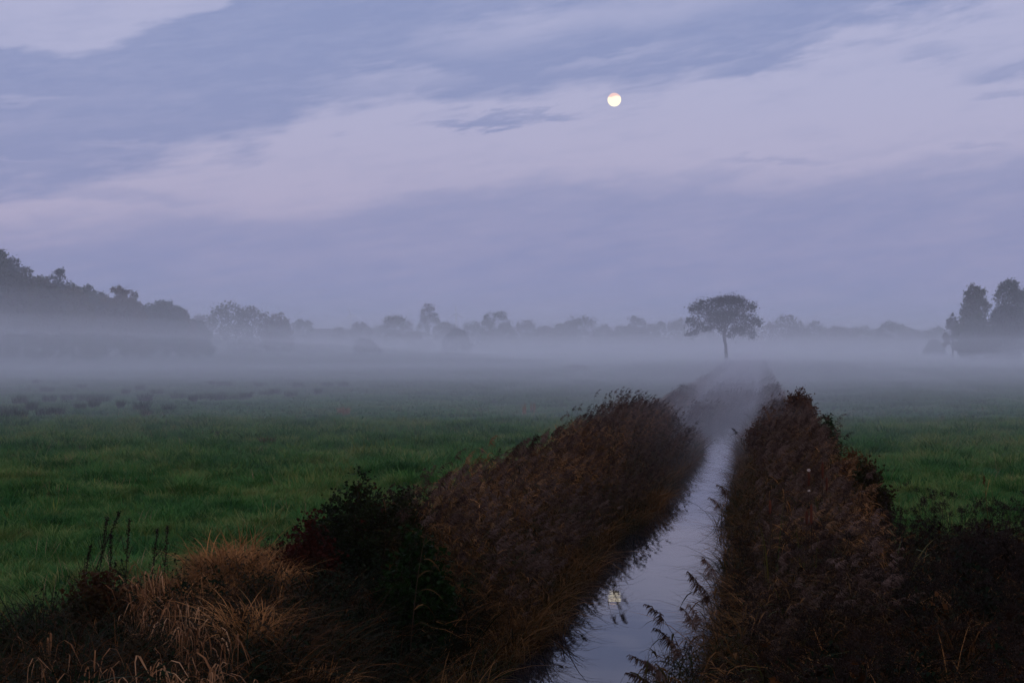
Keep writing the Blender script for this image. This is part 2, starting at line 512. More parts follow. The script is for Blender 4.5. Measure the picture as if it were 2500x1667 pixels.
# ------------------------------------------------------------------ plant prototypes
def reed_proto(r, leafm, h=2.0, plume=True, nleaf=11, pm=None):
    g = Geo()
    zz = np.linspace(0, 1, 7)
    bend = r.uniform(.12, .34)
    P = np.stack([bend * zz ** 2.2 * h * .5, .03 * np.sin(zz * 5 + r.uniform(0, 6)), zz * h], -1)
    g.tube(P[None], (0.0042 * (1 - .6 * zz))[None], 3, 1)
    f = r.uniform(.22, .93, nleaf)
    base = np.stack([np.interp(f, zz, P[:, i]) for i in range(3)], -1)
    an = r.uniform(0, 2 * np.pi, nleaf)
    dirn = np.stack([np.cos(an) * .9 + .35, np.sin(an) * .9, np.zeros(nleaf)], -1); dirn = unit(dirn)
    L = r.uniform(.25, .5, nleaf); k = 5
    u = np.linspace(0, 1, k)
    up0 = r.uniform(.5, 1.1, nleaf)[:, None]; dr = r.uniform(.4, 1.5, nleaf)[:, None]
    Pz = L[:, None] * (up0 * u[None] - dr * u[None] ** 2)
    Ph = L[:, None] * (u[None] * .8)
    PP = base[:, None, :] + dirn[:, None, :] * Ph[..., None]; PP[..., 2] += Pz
    side = np.stack([-dirn[:, 1], dirn[:, 0], r.uniform(-.5, .5, nleaf)], -1)
    W = r.uniform(.006, .0105, nleaf)[:, None] * np.array([.5, 1, .95, .6, .08])[None]
    g.ribbon(PP, W, unit(side), 0)
    if plume:
        nb = 46
        f = r.uniform(0, 1, nb)
        top = P[-1]; tdir = unit(P[-1] - P[-2])
        pl = r.uniform(.2, .3)
        ax = lambda q: top + tdir * (q[..., None] * pl) + np.stack([q ** 2 * pl * .45, q * 0, -q ** 2 * pl * .25], -1)
        b0 = ax(f)
        an = r.uniform(0, 2 * np.pi, nb)
        dd = unit(np.stack([np.cos(an) * .55 + .55, np.sin(an) * .55, np.full(nb, .45)], -1))
        L = r.uniform(.05, .13, nb) * (1.15 - f * .75)
        u = np.linspace(0, 1, 4)
        PP = b0[:, None] + dd[:, None] * (L[:, None] * u)[..., None]; PP[..., 2] -= L[:, None] * .9 * u[None] ** 2
        side = unit(r.normal(size=(nb, 3)))
        g.ribbon(PP, r.uniform(.004, .008, nb)[:, None] * np.array([.6, 1, .8, .2])[None], side, 2)
    return g.mesh('reed', [leafm, M['reed_stem'], pm or M['plume']])


def blade_clump(r, mat, nb, h0, h1, rad, w, droop, segs=4, name='clump', mat2=None, stiff=0.0):
    g = Geo()
    rr = rad * np.sqrt(r.uniform(0, 1, nb)); an = r.uniform(0, 2 * np.pi, nb)
    b = np.stack([rr * np.cos(an), rr * np.sin(an), np.full(nb, -.02)], -1)
    L = r.uniform(h0, h1, nb)
    a2 = an + r.normal(0, 1.0, nb)
    lean = r.uniform(.1, .6, nb) * (1 - stiff)
    d = np.stack([np.cos(a2), np.sin(a2), np.zeros(nb)], -1)
    u = np.linspace(0, 1, segs + 1)
    hor = L[:, None] * (lean[:, None] * u + droop * r.uniform(.3, 1, nb)[:, None] * u ** 2)
    ver = L[:, None] * (u - droop * r.uniform(.3, 1.0, nb)[:, None] * u ** 2.5)
    P = b[:, None] + d[:, None] * hor[..., None]; P[..., 2] += ver
    side = unit(np.stack([-d[:, 1], d[:, 0], r.uniform(-.4, .4, nb)], -1))
    prof = np.interp(u, [0, .3, .7, 1], [.7, 1, .7, .05])
    mi = 0
    half = nb // 3 if mat2 else 0
    W = r.uniform(.6, 1.3, nb)[:, None] * w * prof[None]
    if half:
        g.ribbon(P[:half], W[:half], side[:half], 1); g.ribbon(P[half:], W[half:], side[half:], 0)
        return g.mesh(name, [mat, mat2])
    g.ribbon(P, W, side, 0)
    return g.mesh(name, [mat])


def tan_clump(r, mat, nb=16):
    """dead broad grass: leaves rise then fold over and hang straight down"""
    g = Geo()
    rr = .16 * np.sqrt(r.uniform(0, 1, nb)); an = r.uniform(0, 2 * np.pi, nb)
    b = np.stack([rr * np.cos(an), rr * np.sin(an), np.zeros(nb)], -1)
    Hh = r.uniform(.3, .68, nb)
    d = unit(np.stack([np.cos(an) + r.normal(0, .4, nb), np.sin(an) + r.normal(0, .4, nb), np.zeros(nb)], -1))
    hang = r.uniform(.12, .3, nb)
    xs = np.array([0, .03, .06, .09, .12, .14, .15]); zs = np.array([0, .5, .93, 1.0, .0, 0, 0])
    P = b[:, None] + d[:, None] * xs[None, :, None] * r.uniform(.7, 1.3, nb)[:, None, None]
    z = Hh[:, None] * zs[None]
    z[:, 4] = Hh - hang * .12; z[:, 5] = Hh - hang * .55; z[:, 6] = Hh - hang
    P[..., 2] = z
    side = unit(np.stack([-d[:, 1], d[:, 0], r.uniform(-.2, .2, nb)], -1))
    W = r.uniform(.004, .009, nb)[:, None] * np.array([.12, .14, .5, .85, 1, .8, .1])[None]
    P[..., :2] += (r.normal(0, .16, (nb, 1, 2)) * np.linspace(0, 1, 7)[None, :, None])
    g.ribbon(P, W, side, 0)
    return g.mesh('dead_leaves', [mat])


def umbel_proto(r, h=1.1):
    g = Geo()
    zz = np.linspace(0, 1, 6)
    P = np.stack([.1 * zz ** 2 * h, .04 * np.sin(zz * 4), zz * h], -1)
    g.tube(P[None], (.006 * (1 - .5 * zz))[None], 3, 0)
    tops = [P[-1]]
    for i in range(r.integers(4, 8)):
        f = r.uniform(.35, .9); b = np.array([np.interp(f, zz, P[:, k]) for k in range(3)])
        an = r.uniform(0, 6.28); L = r.uniform(.2, .45)
        e_ = b + np.array([math.cos(an) * L * .6, math.sin(an) * L * .6, L])
        m_ = (b + e_) / 2 + np.array([math.cos(an) * .04, math.sin(an) * .04, -.03])
        g.tube(np.array([[b, m_, e_]]), np.array([[.0035, .003, .002]]), 3, 0)
        tops.append(e_)
    for tp in tops:
        nr = 14; an = r.uniform(0, 6.28, nr); el = r.uniform(.2, 1.3, nr)
        d = np.stack([np.cos(an) * np.cos(el), np.sin(an) * np.cos(el), np.sin(el)], -1); L = r.uniform(.04, .085, nr)
        g.ribbon(np.stack([np.repeat(tp[None], nr, 0), tp + d * L[:, None]], 1), .0012, unit(np.cross(d, [.3, .5, .2])), 0)
        C = (tp + d * L[:, None])[:, None] + r.normal(0, .009, (nr, 5, 3))
        g.leaves(C.reshape(-1, 3), .012, 0, 1.2, r)
    nl = 16; f = r.uniform(.1, .8, nl); an = r.uniform(0, 6.28, nl)
    b = np.stack([np.interp(f, zz, P[:, k]) for k in range(3)], -1)
    g.leaves(b + np.stack([np.cos(an), np.sin(an), -an * 0 - .2], -1) * r.uniform(.03, .15, nl)[:, None], .05, 1, 1.8, r)
    return g.mesh('umbel', [M['stalk_dark'], M['weed_brown']])


def leafy_proto(r, mat, h=.9, nl=70, size=.05, mat2=None):
    """nettle-like stem: pairs of pointed drooping leaves up a stalk"""
    g = Geo()
    ns_ = 3
    for q in range(ns_):
        zz = np.linspace(0, 1, 6); hh = h * r.uniform(.7, 1); an = r.uniform(0, 6.28); ln = r.uniform(.05, .3)
        P = np.stack([math.cos(an) * ln * zz ** 1.6 * hh, math.sin(an) * ln * zz ** 1.6 * hh, zz * hh], -1)
        P[:, :2] += r.normal(0, .05, 2)
        g.tube(P[None], (.004 * (1 - .6 * zz))[None], 3, 1)
        k = nl // ns_
        f = np.linspace(.15, 1, k); a = np.arange(k) * 1.571 + r.uniform(0, 6) + (np.arange(k) % 2) * 3.1416
        b = np.stack([np.interp(f, zz, P[:, i]) for i in range(3)], -1)
        d = unit(np.stack([np.cos(a), np.sin(a), r.uniform(-.5, .35, k)], -1))
        sz = size * r.uniform(.7, 1.25, k) * (1.15 - .6 * f)
        e_ = b + d * (sz * 2.0)[:, None]; e_[:, 2] -= sz * .7
        m_ = b + d * (sz * .9)[:, None]
        sd = unit(np.stack([-d[:, 1], d[:, 0], r.uniform(-.3, .3, k)], -1)) * (sz * .5)[:, None]
        V = np.stack([b, m_ + sd, e_, m_ - sd], 1).reshape(-1, 3)
        g.add(V, np.arange(k * 4).reshape(k, 4), 0)
    return g.mesh('leafy', [mat, M['stalk_dark']])


def protos(fn, k, seed, name):
    col = bpy.data.collections.new(name + '_sources')
    for i in range(k):
        me = fn(np.random.default_rng(seed + i))
        o = bpy.data.objects.new(name + '_source', me)
        col.objects.link(o)
    return col, k


_tree_cache = {}


def scatter(name, src, x, y, z, rz, scl, tilt=None, label=None, cat='grass', sclz=None):
    col, k = src
    nn = len(x)
    me = bpy.data.meshes.new(name)
    me.vertices.add(nn); me.vertices.foreach_set('co', np.stack([x, y, z], -1).astype(np.float32).ravel())
    rot = np.zeros((nn, 3), np.float32); rot[:, 2] = rz
    if tilt is not None: rot[:, 0] = tilt[:, 0]; rot[:, 1] = tilt[:, 1]
    a = me.attributes.new('rot', 'FLOAT_VECTOR', 'POINT'); a.data.foreach_set('vector', rot.ravel())
    sc = np.stack([scl, scl, scl if sclz is None else sclz], -1).astype(np.float32)
    a = me.attributes.new('scl', 'FLOAT_VECTOR', 'POINT'); a.data.foreach_set('vector', sc.ravel())
    a = me.attributes.new('pid', 'INT', 'POINT'); a.data.foreach_set('value', rng.integers(0, k, nn).astype(np.int32))
    o = obj(name, me)
    ng = bpy.data.node_groups.new(name, 'GeometryNodeTree')
    ng.interface.new_socket('Geometry', in_out='INPUT', socket_type='NodeSocketGeometry')
    ng.interface.new_socket('Geometry', in_out='OUTPUT', socket_type='NodeSocketGeometry')
    gi = ng.nodes.new('NodeGroupInput'); go = ng.nodes.new('NodeGroupOutput')
    ci = ng.nodes.new('GeometryNodeCollectionInfo'); ci.inputs['Collection'].default_value = col
    ci.inputs['Separate Children'].default_value = True; ci.inputs['Reset Children'].default_value = True
    ip = ng.nodes.new('GeometryNodeInstanceOnPoints'); ip.inputs['Pick Instance'].default_value = True
    def na(nm, ty):
        q = ng.nodes.new('GeometryNodeInputNamedAttribute'); q.data_type = ty; q.inputs['Name'].default_value = nm
        return q.outputs['Attribute']
    L = ng.links.new
    L(gi.outputs[0], ip.inputs['Points']); L(ci.outputs[0], ip.inputs['Instance']); L(na('pid', 'INT'), ip.inputs['Instance Index'])
    er = ng.nodes.new('FunctionNodeEulerToRotation'); L(na('rot', 'FLOAT_VECTOR'), er.inputs[0]); L(er.outputs[0], ip.inputs['Rotation'])
    L(na('scl', 'FLOAT_VECTOR'), ip.inputs['Scale'])
    L(ip.outputs[0], go.inputs[0])
    md = o.modifiers.new('scatter', 'NODES'); md.node_group = ng
    tag(o, label, cat, kind='stuff')
    return o


# ------------------------------------------------------------------ meadow grass
def in_view(x, y, margin=1.18):
    return np.abs(x) < (1250 / F) * y * margin + 2.5


def near_edge(x):
    """depth at which the rough roadside growth gives way to the meadow"""
    return np.where(x < 0, 18.3 - 5.2 * np.clip((-x - 3.3) / 2.4, 0, 1) + .5 * np.sin(x * 1.7), 20.5 + .5 * np.sin(x * 1.3))


def meadow_pts(y0, y1, dens, seed):
    r = np.random.default_rng(seed)
    w = (1250 / F) * y1 * 1.2 + 3
    nn = int(2 * w * (y1 - y0) * dens)
    x = r.uniform(-w, w, nn); y = r.uniform(y0, y1, nn)
    s, t = to_st(x, y)
    ok = in_view(x, y) & ((s < -4.7) | (s > 1.5)) & (y > near_edge(x) - 2.5)
    return x[ok], y[ok], r


src_g = protos(lambda r: blade_clump(r, M['grass'], 80, .10, .30, .22, .0038, .55, 3, 'grass'), 6, 100, 'grass_tuft')
src_f = protos(lambda r: blade_clump(r, M['grass_far'], 70, .10, .30, .40, .009, .6, 2, 'grass'), 5, 140, 'grass_tuft_far')
gxs, gys, gss = [], [], []
for (y0, y1, dens, s0, seed) in ((10.5, 34, 24, 1.0, 1), (34, 60, 12, 1.3, 2)):
    x, y, r = meadow_pts(y0, y1, dens, seed)
    lump = fbm(x, y, 2.2, 9, 3)
    gxs.append(x); gys.append(y); gss.append(s0 * (1.0 + .55 * lump) * r.uniform(.75, 1.2, len(x)))
x = np.concatenate(gxs); y = np.concatenate(gys); sc = np.clip(np.concatenate(gss), .45, 2.4)
scatter('meadow_grass', src_g, x, y, ground_z(x, y), rng.uniform(0, 6.28, len(x)), sc, rng.normal(0, .12, (len(x), 2)), 'short lumpy green meadow grass on both sides of the ditch', 'grass')
src_p = protos(lambda r: blade_clump(r, M['pale_grass'], 7, .25, .5, .3, .003, .35, 3, 'grass'), 4, 170, 'pale_tuft')
x2, y2, r2 = meadow_pts(14, 70, .8, 12)
kp = fbm(x2, y2, 6, 31, 2) > -.05
x2, y2 = x2[kp], y2[kp]
scatter('dry_grass', src_p, x2, y2, ground_z(x2, y2), r2.uniform(0, 6.28, len(x2)), r2.uniform(.6, 1.2, len(x2)), None, 'thin pale dry blades among the meadow grass', 'grass')
gxs, gys, gss = [], [], []
for (y0, y1, dens, s0, seed) in ((60, 110, 2.6, 1.5, 3), (110, 220, .7, 2.0, 4)):
    x, y, r = meadow_pts(y0, y1, dens, seed)
    lump = fbm(x, y, 4.2, 19, 3)
    gxs.append(x); gys.append(y); gss.append(s0 * (1.0 + .35 * lump) * r.uniform(.7, 1.2, len(x)))
x = np.concatenate(gxs); y = np.concatenate(gys); sc = np.clip(np.concatenate(gss), .6, 3)
scatter('meadow_grass', src_f, x, y, ground_z(x, y), rng.uniform(0, 6.28, len(x)), sc, None, 'distant meadow grass fading into the ground mist', 'grass', sclz=sc * .6)

# ------------------------------------------------------------------ reeds on both banks
src_r = protos(lambda r: reed_proto(r, M['reed_leaf'], 2.0 * r.uniform(.85, 1.05)), 8, 200, 'reed')
src_rr = protos(lambda r: reed_proto(r, M['reed_leaf_rust'], 1.9 * r.uniform(.8, 1.05), r.uniform() < .7, 14, M['plume_tan']), 6, 230, 'rusty_reed')


def reed_band(name, src, s0, s1, spans, top, lean_az, label, seed, hump=None):
    r = np.random.default_rng(seed)
    xs, ys, sc, rz = [], [], [], []
    for t0, t1, dens in spans:
        nn = int((s1 - s0) * (t1 - t0) * dens)
        s = r.uniform(s0, s1, nn); t = r.uniform(t0, t1, nn)
        patch = fbm(s * 1.5, t, 3.0, seed + 1, 3)
        ok = patch > -1.0 + r.uniform(0, .5, nn)
        s, t, patch = s[ok], t[ok], patch[ok]
        k = top(s, t) * (1 + .15 * patch) * r.uniform(.72, 1.08, len(s)) * np.where(r.uniform(0, 1, len(s)) < .04, 1.22, 1.0)
        if 'closing' in label:
            kp = t > 60 + 26 * np.clip((s + 3.1) / 2.6, 0, 1) + r.normal(0, 2.5, len(t)); s, t, k = s[kp], t[kp], k[kp]
        if s1 < -2: s = s + bulge(t) * np.clip((s - s0) / (s1 - s0), 0, 1)
        x, y = st(s, t)
        xs.append(x); ys.append(y); sc.append(k / 2.1); rz.append(lean_az(s, t) + r.normal(0, .7, len(s)))
    x = np.concatenate(xs); y = np.concatenate(ys); sc = np.concatenate(sc); rz = np.concatenate(rz)
    gz_ = np.maximum(ground_z(x, y), -.25)
    return scatter(name, src, x, y, gz_, rz, np.clip(sc, .3, 1.4) * .5 + .5, r.normal(0, .07, (len(x), 2)), label, 'reeds', sclz=np.clip(sc, .3, 1.4))


LEAN_R = -A                      # towards the water from the left bank
LEAN_L = math.pi - A
dip = lambda t: .55 * np.clip((t - 46) / 13, 0, 1) * (1 - .35 * np.clip((t - 130) / 60, 0, 1))
lt = lambda s, t: -dip(t) + 1.12 + .22 * np.clip((-s - 2.9) / 1.2, 0, 1) - .25 * np.clip((21 - t) / 8, 0, 1) + .12 * np.sin(t * .17)
reed_band('reeds', src_r, -4.4, -2.8, [(17, 45, 62), (45, 90, 34), (90, 260, 12)], lt, lambda s, t: LEAN_R + 0 * s, 'brown reeds with dark plumes crowding the left bank of the ditch', 301)
reed_band('reeds', src_rr, -4.85, -3.6, [(18.5, 45, 44), (45, 90, 24), (90, 200, 9)], lambda s, t: 1.22 + .1 * np.sin(t * .6) - .12 * (s < -4.5) - dip(t), lambda s, t: LEAN_R + 0 * s, 'rust-coloured reeds along the meadow side of the left bank', 331)
rt = lambda s, t: 1.2 - dip(t) + .18 * np.sin(t * .23 + 1) + .2 * np.clip((s + .3), -.5, .5) - .25 * np.clip((18 - t) / 8, 0, 1)
reed_band('reeds', src_r, -.2, 1.05, [(13, 45, 56), (45, 90, 30), (90, 260, 11)], rt, lambda s, t: np.where(s < -.3, LEAN_L, LEAN_R) + 0 * s, 'dark brown reeds crowding the right bank of the ditch', 361)
reed_band('reeds', src_rr, .3, 1.45, [(17, 45, 30), (45, 90, 20), (90, 200, 8)], lambda s, t: 1.1 - dip(t) + 0 * s, lambda s, t: LEAN_R + 0 * s, 'rust-brown reeds on the meadow side of the right bank', 391)
reed_band('reeds', src_r, -3.1, -.4, [(60, 110, 64), (110, 260, 30)], lambda s, t: .98 + .1 * np.sin(t * .3) + 0 * s, lambda s, t: LEAN_R + 0 * s, 'far reeds closing over the ditch in the mist', 411)
# low overhanging fringe at both water edges
src_lo = protos(lambda r: blade_clump(r, M['reed_leaf'], 40, .4, .95, .2, .006, .85, 5, 'fringe'), 5, 260, 'fringe')
r = np.random.default_rng(55)
t = np.concatenate([r.uniform(8, 60, 900), r.uniform(60, 150, 500)]); sd = r.uniform(0, 1, len(t)) < .5
s = np.where(sd, -2.85 + bulge(t), -.2) + r.normal(0, .13, len(t))
x, y = st(s, t)
scatter('bank_fringe', src_lo, x, y, np.maximum(ground_z(x, y), -.05), r.uniform(0, 6.28, len(t)), r.uniform(.6, 1.1, len(t)), None, 'overhanging grassy fringe along both water edges', 'grass')

# ------------------------------------------------------------------ rough growth in the foreground
def zone(nn, x0, x1, y0, y1, cond, seed):
    r = np.random.default_rng(seed)
    x = r.uniform(x0, x1, nn); y = r.uniform(y0, y1, nn)
    s, t = to_st(x, y)
    ok = cond(x, y, s, t, r)
    return x[ok], y[ok], r


left_c = lambda x, y, s, t, r: (s < -3.2) & (y < near_edge(x) + r.normal(0, .5, len(x))) & (np.abs(x) < .36 * y + 2.5)
right_c = lambda x, y, s, t, r: (s > -.25 - .45 * np.clip((15 - t) / 3, 0, 1)) & (y < near_edge(x) + r.normal(0, .5, len(x))) & (np.abs(x) < .36 * y + 2.5)
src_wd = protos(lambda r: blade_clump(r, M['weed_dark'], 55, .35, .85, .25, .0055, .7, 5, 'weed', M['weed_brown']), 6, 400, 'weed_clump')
src_wl = protos(lambda r: leafy_proto(r, M['weed_dark'], .8, 66, .05), 5, 420, 'leafy_weed')
src_um = protos(lambda r: umbel_proto(r, r.uniform(.8, 1.2)), 6, 440, 'umbel')
src_wb = protos(lambda r: blade_clump(r, M['weed_brown'], 60, .3, .8, .25, .005, .75, 5, 'brown_weed', M['hay']), 6, 460, 'brown_clump')
# grass with a few pale blades
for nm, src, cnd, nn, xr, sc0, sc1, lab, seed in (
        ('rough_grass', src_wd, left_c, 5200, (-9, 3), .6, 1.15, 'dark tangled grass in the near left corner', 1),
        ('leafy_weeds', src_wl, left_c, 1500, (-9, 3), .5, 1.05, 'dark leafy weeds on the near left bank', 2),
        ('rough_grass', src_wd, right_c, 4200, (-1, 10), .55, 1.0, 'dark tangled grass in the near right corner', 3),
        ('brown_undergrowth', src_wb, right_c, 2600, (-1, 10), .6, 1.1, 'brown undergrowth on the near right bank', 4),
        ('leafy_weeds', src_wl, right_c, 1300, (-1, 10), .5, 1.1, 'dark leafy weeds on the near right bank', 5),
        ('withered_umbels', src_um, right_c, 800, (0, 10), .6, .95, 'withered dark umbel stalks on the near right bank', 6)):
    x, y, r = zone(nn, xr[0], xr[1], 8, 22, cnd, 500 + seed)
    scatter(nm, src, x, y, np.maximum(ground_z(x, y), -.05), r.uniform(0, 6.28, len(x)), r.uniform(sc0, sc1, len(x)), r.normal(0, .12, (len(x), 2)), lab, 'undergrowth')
src_cl = protos(lambda r: blade_clump(r, M['cat_leaf'], 6, .6, 1.15, .1, .009, .75, 7, 'long_leaf'), 5, 540, 'long_leaf')  # brighter leaf colour stands in for reed leaves catching light
for k_, cnd, nn in ((0, lambda x, y, s, t, r: (s > -.5) & (s < 2.2) & (np.abs(x) < .36 * y + 2), 900), (1, lambda x, y, s, t, r: (s < -3.3) & (s > -5.2) & (y < 20), 300)):
    x, y, r = zone(nn, -8, 10, 9, 32 if k_ == 0 else 20, cnd, 550 + k_)
    x, y = x[::12], y[::12]
    scatter('long_leaves', src_cl, x, y, ground_z(x, y) + .25, r.uniform(0, 6.28, len(x)), r.uniform(.7, 1.2, len(x)), None, 'scattered long yellow-green leaves, caught light put into their colour, among the ' + ('right' if k_ == 0 else 'left') + ' bank growth', 'leaves')
src_sh = protos(lambda r: reed_proto(r, M['reed_leaf'], 1.25, r.uniform() < .3, 13), 5, 280, 'short_reed')
r = np.random.default_rng(57); t = r.uniform(9, 14.5, 210); s = -1.15 + r.uniform(0, .9, 210) + .11 * np.clip(t - 11, 0, 9); x, y = st(s, t)
scatter('short_reeds', src_sh, x, y, np.maximum(ground_z(x, y), -.1), LEAN_L + r.normal(0, .8, 210), r.uniform(.55, .85, 210), r.normal(0, .1, (210, 2)), 'low leafy reeds spilling over the water at the bottom of the right bank', 'reeds')
# brown mixture on the left bank too, sparser
x, y, r = zone(330, -8, 2, 8, 20, left_c, 520)
scatter('brown_undergrowth', src_wb, x, y, np.maximum(ground_z(x, y), -.05), r.uniform(0, 6.28, len(x)), r.uniform(.6, 1.1, len(x)), None, 'brown undergrowth scattered on the near left bank', 'undergrowth')

# hay-coloured heap of grass and the tan hanging leaves
def patch(name, src, spots, z_top, seed, lab, cat, scl=(.8, 1.15), zoff=.0):
    r = np.random.default_rng(seed); xs = []; ys = []
    for px, py, rx, ry, k in spots:
        a = r.uniform(0, 6.28, k); q = np.sqrt(r.uniform(0, 1, k))
        PX = px + rx * q * np.cos(a); PY = py + ry * q * np.sin(a)
        D = (H - z_top) * F / (PY - HY)
        xs.append((PX - CX) / F * D); ys.append(D)
    x = np.concatenate(xs); y = np.concatenate(ys)
    return scatter(name, src, x, y, ground_z(x, y) + zoff, r.uniform(0, 6.28, len(x)), r.uniform(*scl, len(x)), r.normal(0, .1, (len(x), 2)), lab, cat)


src_hay = protos(lambda r: blade_clump(r, M['hay'], 80, .3, .66, .22, .0045, .8, 5, 'hay'), 5, 480, 'hay_clump')
patch('hay_grass', src_hay, [(560, 1330, 62, 34, 34), (650, 1325, 60, 30, 20), (430, 1370, 60, 30, 7), (620, 1430, 90, 45, 5), (760, 1480, 90, 50, 4)], 1.25, 601,
      'orange-brown arching dry grass beside the dark bush', 'grass', scl=(.6, 1.1), zoff=.26)
src_tan = protos(lambda r: tan_clump(r, M['tan_leaf'], 15), 6, 490, 'tan_clump')
patch('dead_leaves', src_tan, [(385, 1440, 42, 42, 11), (440, 1500, 45, 35, 9), (480, 1580, 50, 50, 6), (590, 1640, 45, 35, 8), (360, 1410, 30, 25, 4), (150, 1560, 100, 60, 2), (200, 1650, 200, 40, 2), (410, 1650, 100, 30, 3)], 1.1, 611,
      'tan withered leaves folded over and hanging in the near left growth', 'dead leaves')

# ------------------------------------------------------------------ single plants
def reed_thing(s, t, h, lean, label, ztop_leaf=True, seed=0, tilt=.0, bend=.3, group='reed stems leaning out over the water'):
    """one reed with its own stem, plume and leaves; lean = direction it bows to"""
    r = np.random.default_rng(900 + seed)
    x, y = st(s, t); z = float(max(ground_z(x, y), -.1))
    e_ = empty('reed', (float(x), float(y), z), label, 'reed', group, lean)
    zz = np.linspace(0, 1, 9)
    P = np.stack([tilt * zz * h + bend * zz ** 2.4 * h, .02 * np.sin(zz * 6), zz * h * (1 - .25 * (bend + tilt) * zz)], -1)
    g = Geo(); g.tube(P[None], (.0055 * (1 - .6 * zz))[None], 4, 0); obj('stem', g.mesh('stem', M['reed_stem']), e_)
    tdir = unit(P[-1] - P[-2]); g = Geo(); nb = 90; f = r.uniform(0, 1, nb); pl = .24
    b0 = P[-1] + tdir * (f[:, None] * pl) + np.stack([f ** 2 * .06, f * 0, -f ** 2 * .06], -1)
    an = r.uniform(0, 6.28, nb); dd = unit(np.stack([np.cos(an) * .7 + .55, np.sin(an) * .8, r.uniform(-.2, .6, nb)], -1)); L = r.uniform(.04, .10, nb) * (1.1 - .7 * f)
    u = np.linspace(0, 1, 4); PP = b0[:, None] + dd[:, None] * (L[:, None] * u)[..., None]; PP[..., 2] -= L[:, None] * 1.0 * u ** 2
    g.ribbon(PP, r.uniform(.004, .008, nb)[:, None] * np.array([.6, 1, .8, .2]), unit(r.normal(size=(nb, 3))), 0)
    obj('plume', g.mesh('plume', M['plume']), e_)
    for i, f in enumerate(np.linspace(.3, .95, 9)):
        b = np.array([np.interp(f, zz, P[:, k]) for k in range(3)]); a = (i % 2) * 2.6 + r.uniform(-.9, .9) - .5
        d = unit(np.array([math.cos(a) * .8 + .5, math.sin(a), 0])); L = r.uniform(.28, .45); u = np.linspace(0, 1, 6)
        PP = b + d * (L * u * .85)[:, None]; PP[:, 2] += L * (.75 * u - r.uniform(.6, 1.3) * u ** 2)
        g = Geo(); g.ribbon(PP[None], np.array([[.4, .9, 1, .8, .5, .05]]) * .0105, unit(np.array([[-d[1], d[0], .3]])), 0)
        obj('leaf', g.mesh('leaf', M['reed_leaf']), e_)
    return e_


def st_from_px(px, py, z):
    D = (H - z) * F / (py - HY)
    return to_st((px - CX) / F * D, D)


# stems reaching over the water from the right bank; (plume px, py) as found in the photograph, base at the bank
over = [(1588, 1482, 1.15, 'reed with a feathery plume reaching farthest out over the water, above the bottom clump'),
        (1692, 1402, 1.4, 'reed with a thick drooping plume at the narrow bend of the right bank'),
        (1728, 1362, 1.45, 'upright dark-plumed reed just above the drooping one on the right bank'),
        (1722, 1425, 1.3, 'small plumed reed right behind the drooping one on the right bank'),
        (1682, 1484, 1.15, 'reed with a plume hanging sideways over the water beside the big leafy fringe'),
        (1698, 1478, 1.15, 'reed with a small plume touching the sideways-hanging one'),
        (1622, 1530, 1.0, 'leafy reed without much plume in the middle of the bottom clump'),
        (1565, 1582, .95, 'reed with a curled plume low above the water near the bottom edge'),
        (1552, 1610, .9, 'lowest plumed reed leaning over the water at the bottom edge'),
        (1600, 1600, .95, 'leafy reed between the two lowest plumes and the bottom clump'),
        (1640, 1560, 1.05, 'broad-leaved reed at the top of the bottom clump'),
        (1742, 1218, 1.3, 'reed with a nodding plume hanging over the middle stretch of water'),
        (1762, 1190, 1.3, 'reed with a flat plume just above the nodding one'),
        (1792, 1050, 1.3, 'small nodding reed jutting over the far stretch of water')]
for i, (px, py, zt, lab) in enumerate(over):
    D = (H - zt) * F / (py - HY); s, t = to_st((px - CX) / F * D, D)
    base = -.18 if t > 16 else -.5
    reach = float(np.clip(base - s, .2, .9)); b0_ = s + reach
    h = (zt - .1) / (1 - .25 * reach)
    reed_thing(b0_, t + .1, h, LEAN_L + rng.normal(0, .25), lab, seed=i, tilt=reach / h * .3, bend=reach / h * .5)
tall = [(1262, 1060, 'tall isolated reed with a ragged plume rising above the left bank against the meadow'),
        (1202, 1110, 'reed plume standing clear left of the ragged tall one'),
        (1142, 1125, 'reed plume at the near end of the brown left reed bed'),
        (1412, 1035, 'tallest reed spire in the middle of the left bank'),
        (1450, 1025, 'bushy reed plume just right of the tallest spire'),
        (1395, 1045, 'thin reed spike just left of the tallest spire'),
        (1600, 985, 'reed plume at the misty far end of the left bank'),
        (1275, 1052, 'second reed plume beside the ragged tall one'),
        (1488, 985, 'first of four plumes added on the crest of the left bank to break the moon reflection'),  # four reeds added to cover part of the moon's reflection in the water
        (1500, 978, 'tallest of four plumes added on the crest of the left bank to break the moon reflection'),
        (1509, 984, 'third of four plumes added on the crest of the left bank to break the moon reflection'),
        (1518, 975, 'rightmost of four plumes added on the crest of the left bank to break the moon reflection')]
for i, (px, py, lab) in enumerate(tall):
    zt = 2.35; D = (H - zt) * F / (py - HY)
    s, t = to_st((px - CX) / F * D, D); s = min(s, -3.3 + float(bulge(t)))
    x, y = st(s - .25, t); h = zt - float(ground_z(x, y)) - .2
    reed_thing(s - .25, t, h, LEAN_R + rng.normal(0, .2), lab, seed=40 + i, tilt=.05, bend=.1, group='tall reeds rising above the left bank')


